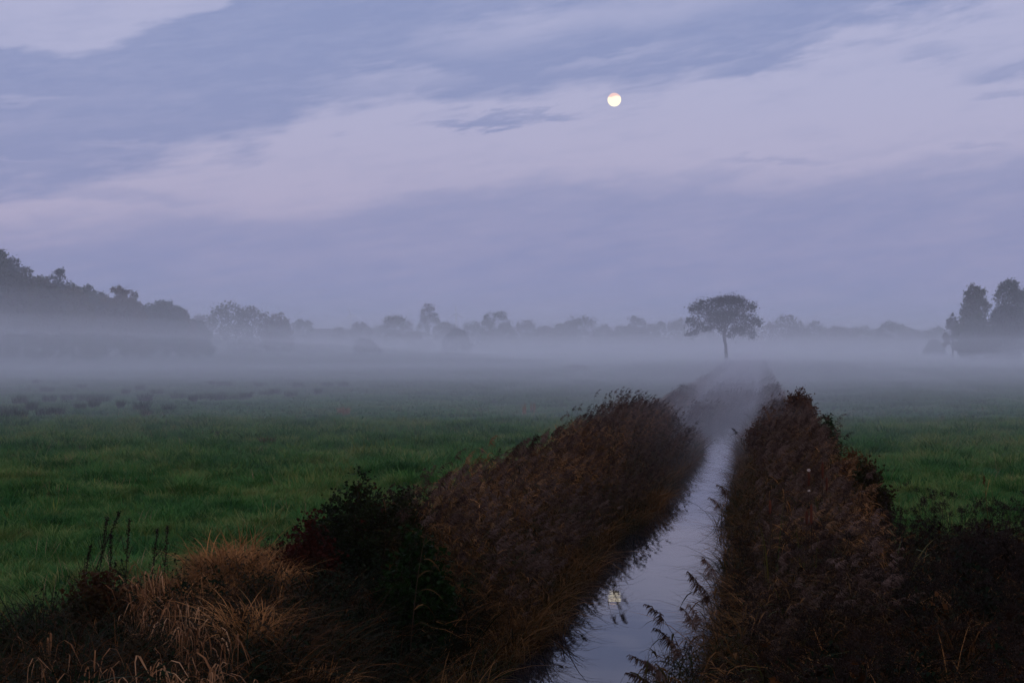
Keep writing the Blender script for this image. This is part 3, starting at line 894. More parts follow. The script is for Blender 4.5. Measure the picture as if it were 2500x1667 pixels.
def cattail(px, py, z, label, fluff=False, seed=0, head=.17, leaves=4):
    r = np.random.default_rng(700 + seed)
    D = (H - z) * F / (py - HY); x = (px - CX) / F * D; zb = float(ground_z(x, D))
    e_ = empty('cattail', (x, D, zb), label, 'cattail', 'cattails among the right bank reeds', r.uniform(0, 6))
    h = z - zb; zz = np.linspace(0, 1, 6)
    g = Geo(); P = np.stack([.02 * zz, 0 * zz, zz * (h - .0)], -1); g.tube(P[None], (.006 * (1 - .3 * zz))[None], 6, 0); obj('stem', g.mesh('stem', M['reed_stem']), e_)
    hz = np.linspace(0, 1, 9); rad = .016 * np.array([.4, .9, 1, 1, 1, 1, 1, .85, .3])
    g = Geo(); P = np.stack([.02 + 0 * hz, 0 * hz, h - .02 + hz * head], -1); g.tube(P[None], rad[None], 10, 0); obj('seed_head', g.mesh('seed_head', M['cattail'], True), e_)
    g = Geo(); P = np.stack([.02 + 0 * hz, 0 * hz, h - .02 + head + hz * .1], -1); g.tube(P[None], (.003 * (1.1 - hz))[None], 4, 0); obj('spike', g.mesh('spike', M['reed_stem']), e_)
    if fluff:
        for zc in (h + head - .005, h - .08):
            g = Geo(); c = r.normal(size=(160, 3)); c = unit(c) * r.uniform(.3, 1, (160, 1)) * np.array([.019, .019, .015]) * (1 if zc > h else .6) + np.array([.02, 0, zc])
            g.leaves(c, .016, 0, 1.4, r); obj('fluff', g.mesh('fluff', M['fluff']), e_)
    for i in range(leaves):
        a = r.uniform(0, 6.28); d = np.array([math.cos(a), math.sin(a), 0]); L = h * r.uniform(.85, 1.2); u = np.linspace(0, 1, 9)
        dro = r.uniform(.05, .5)
        PP = d * (.02 + L * (.06 * u + .3 * dro * u ** 3))[:, None]; PP[:, 2] = L * (u - dro * .35 * u ** 4)
        g = Geo(); g.ribbon(PP[None], np.interp(u, [0, .5, 1], [.8, 1, .05])[None] * .010, unit(np.array([[-d[1], d[0], .1]])), 0)
        obj('leaf', g.mesh('leaf', M['cat_leaf']), e_)
    return e_


cattail(1971, 1182, 1.75, 'cattail whose brown head is bursting into white fluff', True, 1, .19)
cattail(2006, 1165, 1.8, 'tall rust-red cattail right behind the fluffy one', False, 2, .22)
cattail(2022, 1195, 1.7, 'cattail with long yellow-green leaves right of the fluffy one', False, 3, .18, 7)
cattail(1984, 1275, 1.6, 'dark red cattail standing below the fluffy one', False, 4, .22)
cattail(1884, 1250, 1.65, 'squat reddish cattail half hidden nearer to the water', False, 5, .16)
cattail(1965, 1275, 1.55, 'thin brown cattail beside the dark red one', False, 6, .15)


def dock(px, py, z, label, lean, seed):
    r = np.random.default_rng(800 + seed)
    D = (H - z) * F / (py - HY); x = (px - CX) / F * D
    zb = .5; h = z - zb; dx = lean * h
    e_ = empty('dock_stalk', (x - dx, D, float(ground_z(x - dx, D))), label, 'dock', 'dead dark stalks in the near left growth')
    zz = np.linspace(0, 1, 7); P = np.stack([dx * zz ** 1.3, 0 * zz, zz * h], -1)
    g = Geo(); g.tube(P[None], (.006 * (1 - .5 * zz))[None], 5, 0)
    for k in range(3):
        f = r.uniform(.4, .7); b = np.array([np.interp(f, zz, P[:, i]) for i in range(3)]); e2 = b + np.array([r.uniform(-.12, .15), r.uniform(-.1, .1), r.uniform(.15, .3)])
        g.tube(np.array([[b, (b + e2) / 2 + [0, 0, -.02], e2]]), .003, 4, 0)
    obj('stem', g.mesh('stem', M['stalk_dark']), e_)
    g = Geo(); nb = 240; f = 1 - r.uniform(0, 1, nb) ** 1.5 * .45
    b = np.stack([np.interp(f, zz, P[:, i]) for i in range(3)], -1) + r.normal(0, .011, (nb, 3))
    g.leaves(b, .014, 0, 1.3, r); obj('seed_spike', g.mesh('seed_spike', M['stalk_dark']), e_)


dock(292, 1240, 1.68, 'tallest dead dock stalk leaning right in the near left growth', .35, 1)
dock(262, 1262, 1.6, 'dead dock stalk just left of the tallest leaning one', .12, 2)
dock(316, 1275, 1.55, 'straight dead dock stalk right of the tallest leaning one', .05, 3)
dock(410, 1275, 1.5, 'lone dead dock stalk nearest the orange dry grass', .06, 4)
dock(272, 1310, 1.4, 'short dead dock stalk in front of the leaning one', .02, 5)
dock(222, 1325, 1.35, 'short dead dock stalk at the left end of the group', .15, 6)
dock(385, 1290, 1.4, 'thin dead dock stalk left of the lone one', .1, 7)
dock(2200, 1240, 1.5, 'dead dark flower stalk at the edge of the right meadow', .05, 8)
dock(1790 + 370, 1200, 1.6, 'dead dark stalk where the right reeds meet the undergrowth', -.1, 9)

# single yellow stalk on the right
D = 2.1 * F / (1165 - HY); D = 19.0; x = at(2402, D); zt = zat(1162, D); zb = float(ground_z(x, D))
e_ = empty('dry_stalk', (x, D, zb), 'single thin straw-yellow stalk standing up against the right meadow', 'plant stalk')
zz = np.linspace(0, 1, 8); h = zt - zb
g = Geo(); g.tube(np.stack([.12 * (1 - zz) * 1.0, 0 * zz, zz * h], -1)[None], (.006 * (1 - .6 * zz))[None], 4, 0); obj('stem', g.mesh('stem', M['hay']), e_)
g = Geo(); g.leaves(np.stack([rng.normal(0, .007, 60), rng.normal(0, .007, 60), h - rng.uniform(0, .1, 60)], -1), .014, 0, 1.6); obj('seed_head', g.mesh('seed_head', M['hay']), e_)
g = Geo(); g.tube(np.array([[[0.02, 0, h * .8], [.05, 0, h * .9], [.07, 0, h * .97]]]), .002, 4, 0); obj('side_stem', g.mesh('side_stem', M['hay']), e_)


def tuft(px, py, wpx, hgt, mat, label, cat, name, group, nb, seed, stiff=.6, droop=.25):
    r = np.random.default_rng(1000 + seed)
    D = (H - .5) * F / (py - HY); x = (px - CX) / F * D; rad = wpx / F * D / 2
    me = blade_clump(r, mat, nb, hgt * .5, hgt, rad, .0045 + D * .00006, droop, 4, name, None, stiff)
    o = obj(name, me); o.location = (x, D, float(ground_z(x, D)))
    tag(o, label, cat, group)
    return o


rush = [(40, 425, 130), (130, 362, 100), (125, 460, 90), (310, 348, 90), (290, 432, 110), (365, 432, 90), (510, 400, 70), (430, 335, 80), (550, 345, 120), (650, 350, 110), (600, 385, 60),
        (770, 392, 40), (925, 345, 90), (905, 405, 110), (935, 436, 70), (1080, 412, 80), (1140, 327, 100), (1290, 335, 80), (1380, 338, 110), (1490, 334, 130), (1570, 330, 70), (1700, 312, 90), (1750, 300, 70),
        (1855, 318, 80), (1900, 250, 60), (2090, 248, 80), (2190, 248, 70), (1430, 245, 100), (1350, 238, 40), (890, 275, 50), (1000, 300, 70), (520, 262, 50), (300, 285, 80), (230, 230, 40), (2030, 300, 40), (20, 470, 60), (200, 400, 60),
        (1230, 350, 50), (1650, 250, 60), (800, 300, 50)]
for i, (cx_, cy_, w) in enumerate(rush):
    py = 850 + cy_ * .3827
    d = 'far' if cy_ < 320 else ('near' if cy_ > 395 else 'mid')
    lab = {'far': 'faint dark rush tussock at the mist edge of the left meadow', 'mid': 'dark rush tussock in the middle row of the left meadow',
           'near': 'dark rush tussock in the nearest row of the misty left meadow'}[d]
    tuft(cx_ * .3827, py, w * .3827, .7 if cy_ > 300 else .65, M['rush'], lab, 'rush tussock', 'rush_tussock', {'far': 'far rush tussocks', 'mid': 'middle rush tussocks', 'near': 'nearest rush tussocks'}[d], 240, i, .5, .35)
for i, (cx_, cy_, w, hg, mt, lab) in enumerate([
        (1040, 585, 90, .35, 'rush', 'dark green hummock in the middle of the left meadow'), (1430, 575, 130, .38, 'rush', 'broad dark green hummock right of the smaller one in the left meadow'),
        (1710, 620, 95, .4, 'red_grass', 'dried brown tussock with a pale stem in the left meadow'), (2195, 432, 70, .6, 'pale_grass', 'pale dry grass tuft far out in the left meadow'),
        (420, 682, 110, .25, 'red_grass', 'reddish dry patch of grass at the far left of the meadow'), (500, 660, 60, .3, 'red_grass', 'small reddish tuft right of the reddish dry patch'),
        (660, 630, 110, .34, 'red_grass', 'pale reddish tuft topping the reddish patches in the left meadow'), (120, 705, 80, .25, 'red_grass', 'reddish dry tuft nearest the left edge of the meadow'),
        (200, 835, 100, .22, 'red_grass', 'dull brown grass patch low at the left edge of the meadow')]):
    tuft(cx_ * .3827, 850 + cy_ * .3827, w * .3827, hg, M[mt], lab, 'grass tuft', 'grass_tuft', None, 190, 60 + i, .4, .4)
tuft(1280, 1014, 9, .7, M['pale_grass'], 'taller of two pale straw tufts before the left reed bed', 'grass tuft', 'grass_tuft', None, 50, 80, .8, .1)
tuft(1301, 1008, 11, .65, M['pale_grass'], 'shorter of two pale straw tufts before the left reed bed', 'grass tuft', 'grass_tuft', None, 40, 81, .8, .15)
for i, (cx_, cy_, hh, lab) in enumerate([(1216, 730, .55, 'bright yellow-green shoot in the middle of the left meadow'), (1500, 712, .35, 'small yellow shoot right of the bright yellow-green one'), (605, 890, .4, 'yellow-green shoot in the left part of the meadow'),
                                         (352, 1085, .5, 'lone vivid yellow-green shoot in the near left meadow'), (2255, 510, .4, 'tiny yellow shoot far out in the meadow'), (1815, 745, .3, 'short pale shoot between the meadow hummocks')]):
    tuft(cx_ * .3827, 850 + cy_ * .3827, 4, hh, M['shoot'], lab, 'grass shoot', 'grass_shoot', None, 7, 90 + i, .85, .1)
tuft(1410, 903, 46, 1.0, M['red_grass'], 'reddish reed clump half lost in the mist before the tree line', 'reed clump', 'reed_clump', None, 500, 99, .5, .3)


# dark bush (elder / bramble) on the left bank and others
def bush(px, py_top, w, D, nst, mat, label, name, seed, z0=None, leafsize=.032, accent=None, cat='bush', depth=1.0, nl=44):
    r = np.random.default_rng(1200 + seed)
    x = at(px, D); zb = float(ground_z(x, D)); h = zat(py_top, D) - zb; wm_ = w / F * D
    e_ = empty(name, (x, D, zb), label, cat)
    gs = Geo(); gl = Geo(); ga = Geo()
    for i in range(nst):
        a = r.uniform(0, 6.28); q = math.sqrt(r.uniform(0, 1)); ex = math.cos(a) * q * wm_ / 2; ey = math.sin(a) * q * wm_ / 2 * depth
        hh = h * (1 - .45 * q ** 2) * r.uniform(.65, 1.0) * (1 if i > 3 else 1.05)
        zz = np.linspace(0, 1, 8)
        P = np.stack([ex * zz ** 1.2 * (1 if True else 0) + .06 * np.sin(zz * 5 + a), ey * zz ** 1.2, hh * zz], -1); P[:, :2] += np.array([ex, ey]) * .25
        gs.tube(P[None], (.007 * (1 - .7 * zz))[None], 3, 0)
        f = r.uniform(.15, 1, nl); b = np.stack([np.interp(f, zz, P[:, k]) for k in range(3)], -1)
        # side twigs with leaves
        an = r.uniform(0, 6.28, nl); L = r.uniform(.05, .26, nl) * (1.2 - .6 * f)
        d = np.stack([np.cos(an), np.sin(an), r.uniform(-.1, .8, nl)], -1); e2 = b + d * L[:, None]
        gs.ribbon(np.stack([b, e2], 1), .0018, unit(np.cross(d, [.2, .1, 1])), 0)
        for fr in (.45, .75, 1.0):
            C = b + (e2 - b) * fr + r.normal(0, leafsize * .5, (nl, 3))
            (ga if accent and r.uniform() < .05 else gl).leaves(C, leafsize, 0, 1.7, r, .3)
    obj('stems', gs.mesh('stems', M['stalk_dark']), e_)
    obj('foliage', gl.mesh('foliage', mat), e_)
    if accent and ga.V: obj('red_leaves', ga.mesh('red_leaves', accent), e_)
    return e_


bush(880, 1140, 260, 18.2, 120, M['bramble'], 'big dark leafy bush rising from the left bank against the meadow', 'bush', 1, accent=M['red_leaf'], depth=1.2)
bush(985, 1168, 170, 18.6, 80, M['bramble'], 'second dark bush filling the gap between the big bush and the brown reeds', 'bush', 21, depth=1.0)
bush(765, 1238, 130, 17.4, 60, M['red_leaf'], 'dark reddish shrub at the left foot of the big dark bush', 'shrub', 2, leafsize=.035, nl=18)
bush(1010, 1270, 170, 16.2, 60, M['weed_green'], 'green-leaved nettles right below the big dark bush', 'nettle_patch', 3, cat='nettles', leafsize=.04)
bush(985, 1190, 90, 17.8, 26, M['bramble'], 'leaning leafy shoots between the big dark bush and the reeds', 'shrub', 4)
bush(1952, 938, 80, 44, 70, M['weed_brown'], 'dark bushy clump poking out of the mist above the right reeds', 'bush', 5, leafsize=.055, depth=1.0, nl=50)
bush(2022, 1005, 60, 34, 30, M['weed_green'], 'leafy green-tinged shrub at the meadow side of the right reeds', 'shrub', 6, leafsize=.045)
bush(1872, 972, 90, 40, 40, M['weed_brown'], 'brown leafy mound at the far end of the right reeds', 'shrub', 7, leafsize=.04)
bush(2085, 1075, 80, 27, 50, M['weed_brown'], 'brown plumed shrub on the right edge of the reeds', 'shrub', 8, leafsize=.035)
bush(2120, 1110, 110, 23, 60, M['bramble'], 'dark ragged weed bush leaning towards the right meadow', 'bush', 9, leafsize=.035)
bush(2420, 1245, 160, 17.5, 60, M['stalk_dark'], 'dark umbel thicket below the straw-yellow stalk', 'shrub', 10, leafsize=.03, nl=22)
bush(240, 1375, 150, 15, 60, M['bramble'], 'dark weedy shrub under the dead dock stalks', 'shrub', 11, leafsize=.035, nl=18)


# ------------------------------------------------------------------ trees
def limbs(r, g, p0, ends, r0, m=0, k=5):
    for e_ in ends:
        u = np.linspace(0, 1, k)[:, None]
        mid = (p0 + e_) / 2 + np.array([0, 0, -.12 * np.linalg.norm(e_ - p0)]) + r.normal(0, .05 * np.linalg.norm(e_ - p0), 3)
        P = (1 - u) ** 2 * p0 + 2 * u * (1 - u) * mid + u ** 2 * e_
        g.tube(P[None], np.linspace(r0, r0 * .25, k)[None], 4, m)


def crown_pts(r, lobes, nn, pw=2 / 3, pull=.36, jit=.3):
    vol = np.array([l[3] * l[4] * l[5] for l in lobes]) ** pw; vol /= vol.sum()
    out_ = []
    for l, v in zip(lobes, vol):
        k = max(int(nn * v), 8)
        d = unit(r.normal(size=(k, 3))); q = r.uniform(.05, 1, (k, 1)) ** .5
        wob = 1 + .2 * np.sin(d[:, :1] * 7 + l[0]) * np.cos(d[:, 2:] * 9 + l[1])
        # clumps: pull points towards random cluster centres
        P = d * q * wob * np.array([l[3], l[4], l[5]]) + np.array([l[0], l[1], l[2]])
        out_.append(P)
    P = np.concatenate(out_)
    kc = max(12, len(P) // 38)
    C = P[r.integers(0, len(P), kc)]
    near_i = np.concatenate([((P[i:i + 2000, None] - C[None]) ** 2).sum(2).argmin(1) for i in range(0, len(P), 2000)])
    nearest = C[near_i]
    return P + (nearest - P) * r.uniform(.0, pull, (len(P), 1)) + r.normal(0, jit, P.shape) * r.uniform(0, 1, (len(P), 1)) ** 2


def tree(px, topy, x0, x1, D, kind, mat, label, seed, group='trees along the misty horizon', low=1.0, name='tree', cat='tree'):
    r = np.random.default_rng(2000 + seed)
    xc = at((x0 + x1) / 2, D); top = zat(topy, D) - .5; w = (x1 - x0) / F * D
    e_ = empty(name, (xc, D, .5), label, cat, group)
    if D > 430: w *= 1.24
    off = (at(px, D) - xc) * (.6 if kind == 'wide' else 1)
    near = D < 420
    gt = Geo(); gc = Geo()
    leaf = .32 if near else .48
    if kind in ('round', 'bush', 'wide'):
        lobes = []
        nl = {'round': 9, 'bush': 7, 'wide': 12}[kind]
        ch = top - low
        pw = {'round': 2.0, 'bush': 2.2, 'wide': 2.6}[kind]
        lobes.append((off * .3, 0, low + ch * .40, w * .42, w * .34, ch * .42))
        if kind == 'wide': lobes.append((off * .6, 0, low + ch * .64, w * .37, w * .28, ch * .29))
        for i in range(nl + 11):
            fx = -1 + 2 * (i + .5) / (nl + 11) + r.normal(0, .05)
            rr = min(w * r.uniform(.06, .15), ch * .2)
            prof = max(0., 1 - abs(fx) ** pw) ** (1 / pw)
            zc = low + ch * prof * r.uniform(.80, 1.02) - rr * .8
            lobes.append((fx * w * .43 + off * .6 * prof, r.normal(0, w * .1), max(zc, low + rr * .4), rr * 1.25, rr * 1.25, rr))
            if i % 2 == 0: lobes.append((fx * w * .40, r.normal(0, w * .15), low + ch * prof * r.uniform(.3, .6), rr * 1.4, rr * 1.4, rr * 1.4))
        lobes.append((off, 0, top - ch * .17, w * .32, w * .24, ch * .17))
        nleaf = int((7500 if near else 2400) * (1.3 if kind == 'wide' else 1))
    elif kind in ('tall', 'poplar'):
        ch = top - low; lobes = []
        for i in range(90):
            f = (i + .5) / 90; ww = w * .52 * max(.03, 1 - f ** 3.6) ** .5
            rr = w * r.uniform(.11, .18)
            lobes.append((off * f + r.uniform(-1, 1) * max(ww - rr, 0.02 * w), r.normal(0, w * .12), low + ch * f * .94, rr * .9, rr * .9, rr * 1.25))
        lobes.append((off, 0, top - ch * .13, w * .27, w * .22, ch * .12))
        nleaf = 9000 if near else 1800
    elif kind == 'sparse':
        ch = top - low; lobes = []
        for i in range(46):
            th = r.uniform(-.15, math.pi + .15); q = r.uniform(.35, 1) ** .6; rr = w * r.uniform(.05, .10)
            lobes.append((math.cos(th) * w * .44 * q + off * .5, r.normal(0, w * .14), low + ch * (.30 + .64 * max(0, math.sin(th)) * q), rr * 1.2, rr * 1.2, rr))
        nleaf = 4200 if near else 1100
    elif kind == 'bare':
        lobes = []; nleaf = 0
    # trunk and limbs
    tr = max(.18, top * .018)
    zz = np.linspace(0, 1, 6); ht = top * .55
    P = np.stack([off * zz * .4 + .15 * np.sin(zz * 3 + seed), 0 * zz, -.1 + zz * ht], -1)
    gt.tube(P[None], (tr * (1.15 - .6 * zz))[None], 8, 0)
    ends = [np.array(l[:3]) for l in lobes[1:14]]
    limbs(r, gt, P[3], ends, tr * .4)
    if kind in ('bare', 'sparse'):
        for i in range(26 if kind == 'bare' else 14):
            a = r.uniform(0, 6.28); f = r.uniform(.1, 1); q = r.uniform(.3, 1)
            e0 = np.array([off + math.cos(a) * w * .5 * q * math.sqrt(max(0, 1 - f ** 3)), math.sin(a) * w * .4 * q, top * (.45 + .53 * f * (1 - .3 * q * q))])
            limbs(r, gt, P[2], [e0], tr * .3)
            for j in range(7):
                b = P[2] + (e0 - P[2]) * r.uniform(.45, 1)
                e1 = b + np.array([r.normal(0, .09 * w), r.normal(0, .09 * w), abs(r.normal(0, .09 * top)) + .2])
                limbs(r, gt, b, [e1], tr * .12, k=3)
    obj('trunk', gt.mesh('trunk', M['bark']), e_)
    if nleaf:
        gc.leaves(crown_pts(r, lobes, nleaf), leaf, 0, 1.3, r)
        obj('crown', gc.mesh('crown', mat), e_)
    return e_


La, Lb, Lc, Ld = M['leaf_a'], M['leaf_b'], M['leaf_c'], M['leaf_d']
GL = 'trees of the dark wood edge on the left'
for i, a in enumerate([
        (2, 602, -40, 34, 285, 'poplar', La, 'tall narrow-topped tree cut by the left edge of the picture', GL, .5),
        (24, 628, -60, 90, 290, 'wide', La, 'broad dark green tree next to the left edge', GL, .3),
        (-90, 600, -190, -30, 300, 'wide', La, 'broad tree just beyond the left edge of the picture', GL, .3),
        (62, 655, 10, 125, 275, 'wide', Lb, 'olive-green tree in front of the tall left-edge one', GL, .3),
        (100, 676, 60, 160, 265, 'wide', Lb, 'low olive tree below the dark round one', GL, .3),
        (141, 657, 108, 192, 300, 'round', Ld, 'darkest round-crowned tree standing out of the left wood', GL, 1.0),
        (178, 700, 120, 235, 268, 'wide', Lb, 'yellowish-green low tree in front of the wood', GL, .3),
        (172, 692, 120, 236, 302, 'wide', La, 'dim tree closing the gap right behind the darkest round one', GL, .3),
        (248, 714, 205, 300, 305, 'wide', Lc, 'dim tree closing the gap behind the loose airy one', GL, .3),
        (345, 737, 296, 402, 305, 'wide', La, 'dim tree joining the loose airy one to the last sloping tree', GL, .3),
        (20, 640, -30, 100, 310, 'wide', Ld, 'dim tree behind the broad dark green one', GL, .3),
        (213, 693, 180, 260, 300, 'wide', La, 'medium tree between the darkest round one and the loose airy one', GL, .3),
        (289, 684, 240, 362, 290, 'sparse', Lc, 'airy loose-leaved tree with sky showing through its top', GL, 1.0),
        (300, 722, 240, 372, 286, 'wide', Lc, 'brownish tree filling the foot of the loose airy one', GL, .3),
        (394, 731, 345, 462, 310, 'wide', La, 'last sloping tree at the right end of the left wood', GL, .3),
        (430, 752, 395, 480, 320, 'wide', Lc, 'low brown tree trailing off the right end of the left wood', GL, .3),
        (468, 778, 436, 520, 335, 'wide', La, 'lowest tree where the left wood sinks into the mist', GL, .2),
        (2415, 806, 2326, 2500, 322, 'bush', Ld, 'dark scrub at the foot of the right-hand wood', 'trees of the right-hand wood', .1),
        (485, 768, 460, 515, 620, 'wide', Lc, 'faint low tree in the gap between the left wood and the big rounded grove', 'trees of the rounded grove', .3),
        (553, 733, 497, 615, 440, 'wide', La, 'large rounded tree forming the hump of the second grove', 'trees of the rounded grove', .3),
        (610, 748, 565, 672, 445, 'wide', Lc, 'broad tree on the right slope of the rounded hump', 'trees of the rounded grove', .3),
        (680, 751, 640, 714, 430, 'sparse', Lc, 'thin ragged tree at the right end of the rounded grove', 'trees of the rounded grove', .5),
        (672, 775, 630, 712, 434, 'wide', Lc, 'dense low growth under the thin ragged tree', 'trees of the rounded grove', .3),
        (742, 777, 706, 768, 560, 'wide', La, 'small domed tree left of the long roof', None, .3),
        (829, 796, 804, 846, 560, 'round', Lb, 'small pointed tree right of the long roof', None, .3),
        (882, 785, 850, 912, 600, 'wide', Lc, 'low rounded tree left of the group with the bare one', None, .3),
        (888, 826, 860, 935, 420, 'bush', Ld, 'dark low shrub in the mist in front of the tree line', None, .1),
        (962, 765, 928, 1008, 560, 'wide', Lb, 'greenish broad tree left beside the bare one', None, .3),
        (1014, 758, 980, 1042, 575, 'bare', Lc, 'bare twiggy tree in the middle group', None, 1),
        (1012, 806, 985, 1045, 570, 'bush', Lc, 'brown shrub at the foot of the bare twiggy tree', None, .1),
        (1045, 738, 1026, 1070, 760, 'round', Lc, 'tall thin tree rising highest in the middle of the horizon', None, 12),
        (1078, 783, 1058, 1118, 650, 'wide', La, 'low tree right of the tall thin one', None, .3),
        (1114, 799, 1082, 1146, 470, 'bush', Ld, 'dark rounded shrub standing before the middle tree line', None, .1),
        (1155, 784, 1122, 1184, 680, 'wide', La, 'low flat-topped trees left of the big round-crowned one', None, .3),
        (1190, 766, 1174, 1206, 650, 'round', La, 'small round side tree touching the big round-crowned one', None, 1),
        (1214, 753, 1190, 1254, 645, 'round', La, 'big round-crowned tree with gaps below its crown', None, 3),
        (1284, 778, 1254, 1314, 680, 'wide', Lc, 'brownish spreading tree right of the big round-crowned one', None, .3),
        (1326, 793, 1308, 1354, 690, 'wide', Lc, 'small low tree between two larger ones left of the centre', None, .3),
        (1365, 786, 1348, 1386, 670, 'round', La, 'small left shoulder tree of the stepped pair', None, .3),
        (1413, 768, 1375, 1462, 670, 'wide', La, 'stepped tree with a raised pale top in the middle right', None, .3),
        (1496, 806, 1466, 1530, 700, 'wide', Lb, 'very low faint tree in the gap before the cauliflower-shaped one', None, .2),
        (1551, 768, 1522, 1588, 680, 'round', Lc, 'cauliflower-shaped tree left of the lone tree', None, .5),
        (1555, 795, 1520, 1592, 690, 'wide', Lc, 'undergrowth tree around the foot of the cauliflower-shaped one', None, .2),
        (1612, 782, 1590, 1634, 700, 'round', La, 'small tree second left of the lone tree', None, .3),
        (1651, 773, 1626, 1690, 680, 'wide', Lb, 'domed olive tree partly behind the left side of the lone tree', None, .3),
        (1715, 800, 1680, 1760, 720, 'wide', Lb, 'faint tree seen under the left half of the lone tree', None, .2),
        (1820, 790, 1770, 1875, 720, 'wide', Lb, 'faint tree seen behind the right half of the lone tree', None, .2),
        (1877, 780, 1858, 1900, 650, 'sparse', Lc, 'thin pale tree right behind the lone tree', None, .5),
        (1925, 766, 1880, 1960, 620, 'wide', Lb, 'domed olive-green tree first right of the lone tree', None, .5),
        (1985, 781, 1954, 2024, 640, 'round', La, 'arched tree second right of the lone tree', None, .5),
        (2043, 794, 2020, 2074, 650, 'wide', Lc, 'low ragged tree third right of the lone tree', None, .3),
        (2103, 792, 2070, 2132, 620, 'round', La, 'peaked tree fourth right of the lone tree', None, .3),
        (2179, 782, 2134, 2212, 600, 'wide', La, 'broad layered tree left of the right-hand wood', None, .3),
        (2237, 803, 2206, 2260, 620, 'bush', Lc, 'small spiky-topped low tree before the right-hand wood', None, .3),
        (2288, 797, 2258, 2318, 560, 'wide', La, 'low blocky tree touching the right-hand wood', None, .3),
        (2282, 830, 2256, 2310, 420, 'bush', Ld, 'dark bush in the mist left of the right-hand wood', None, .1),
        (2322, 761, 2306, 2346, 350, 'sparse', Lc, 'slim drooping birch at the left end of the right-hand wood', 'trees of the right-hand wood', .5),
        (2381, 694, 2340, 2424, 330, 'wide', Lb, 'tall feathery tree with a reddish top at the right', 'trees of the right-hand wood', .3),
        (2372, 762, 2325, 2425, 325, 'wide', La, 'dense growth round the foot of the tall feathery tree', 'trees of the right-hand wood', .2),
        (2470, 685, 2416, 2510, 335, 'wide', La, 'tallest tapering tree near the right edge', 'trees of the right-hand wood', .3),
        (2460, 745, 2405, 2520, 328, 'wide', Ld, 'dark broad tree below the tallest tapering one', 'trees of the right-hand wood', .2),
        (2515, 688, 2480, 2580, 340, 'wide', La, 'tree cut off by the right edge of the picture', 'trees of the right-hand wood', .3)]):
    tree(*a[:7], a[7], i, a[8] or 'trees along the misty horizon', a[9])

for i, (px, ty, wd, D, lab) in enumerate([(930, 792, 60, 700, 'faint low tree filling the gap left of the greenish broad tree'), (1100, 788, 60, 740, 'faint tree behind the low one beside the tall thin tree'),
        (1235, 784, 50, 720, 'faint tree between the big round-crowned one and the brownish spreading one'), (1345, 797, 60, 760, 'faint low tree behind the small low one left of the centre'),
        (1392, 780, 50, 720, 'faint tree joined to the left flank of the stepped tree'), (1475, 792, 60, 740, 'faint tree right behind the stepped tree'), (1520, 790, 50, 740, 'faint tree left behind the cauliflower-shaped one'),
        (1588, 787, 46, 730, 'faint tree right behind the cauliflower-shaped one'), (1790, 796, 70, 740, 'faint low tree seen below the right edge of the lone tree crown'), (1950, 790, 60, 720, 'faint tree between the domed olive one and the arched one'),
        (2015, 796, 50, 720, 'faint tree between the arched one and the low ragged one'), (2075, 799, 50, 730, 'faint tree between the low ragged one and the peaked one'), (2140, 798, 50, 720, 'faint tree between the peaked one and the broad layered one'),
        (2215, 796, 50, 700, 'faint tree right behind the broad layered one'), (2265, 806, 60, 640, 'faint low tree left behind the blocky one'), (800, 806, 60, 720, 'faint low tree behind the long roof'), (860, 798, 50, 700, 'faint low tree behind the small pointed one')]):
    tree(px, ty + 1, px - wd / 2, px + wd / 2, D, 'wide', (La, Lb, Lc)[i % 3], lab, 300 + i)


def hedge(x0, x1, topy, D, mat, label, seed):
    r = np.random.default_rng(3000 + seed); w = (x1 - x0) / F * D; top = zat(topy, D) - .5
    e_ = empty('hedgerow', (at((x0 + x1) / 2, D), D, .5), label, 'hedgerow', 'low hedgerows along the misty horizon')
    k = int(w / 3) + 2; lobes = []; gt = Geo()
    for i in range(k):
        h_ = top * r.uniform(.7, 1.02); x_ = (i / (k - 1) - .5) * w
        lobes.append((x_, r.normal(0, 1), h_ * .5, 2.6, 2.2, h_ * .5))
        gt.tube(np.array([[[x_, 0, -.1], [x_ + .1, 0, h_ * .3], [x_, .1, h_ * .6]]]), .12, 5, 0)
    obj('trunk', gt.mesh('trunk', M['bark']), e_)
    g = Geo(); g.leaves(crown_pts(r, lobes, k * 170), .5, 0, 1.3, r); obj('foliage', g.mesh('foliage', mat), e_)


for i, a in enumerate([(905, 1190, 805, 720, Lc, 'low hedgerow linking the trees around the bare twiggy one'), (1180, 1400, 807, 730, La, 'low hedgerow under the big round-crowned tree'),
                       (1390, 1700, 811, 740, Lb, 'long low hedgerow left of the lone tree'), (1760, 2050, 809, 735, Lc, 'low hedgerow right behind the lone tree'),
                       (2040, 2330, 813, 730, La, 'low hedgerow running up to the right-hand wood'), (690, 915, 812, 700, La, 'low hedgerow in front of the long roof')]):
    hedge(*a, i)

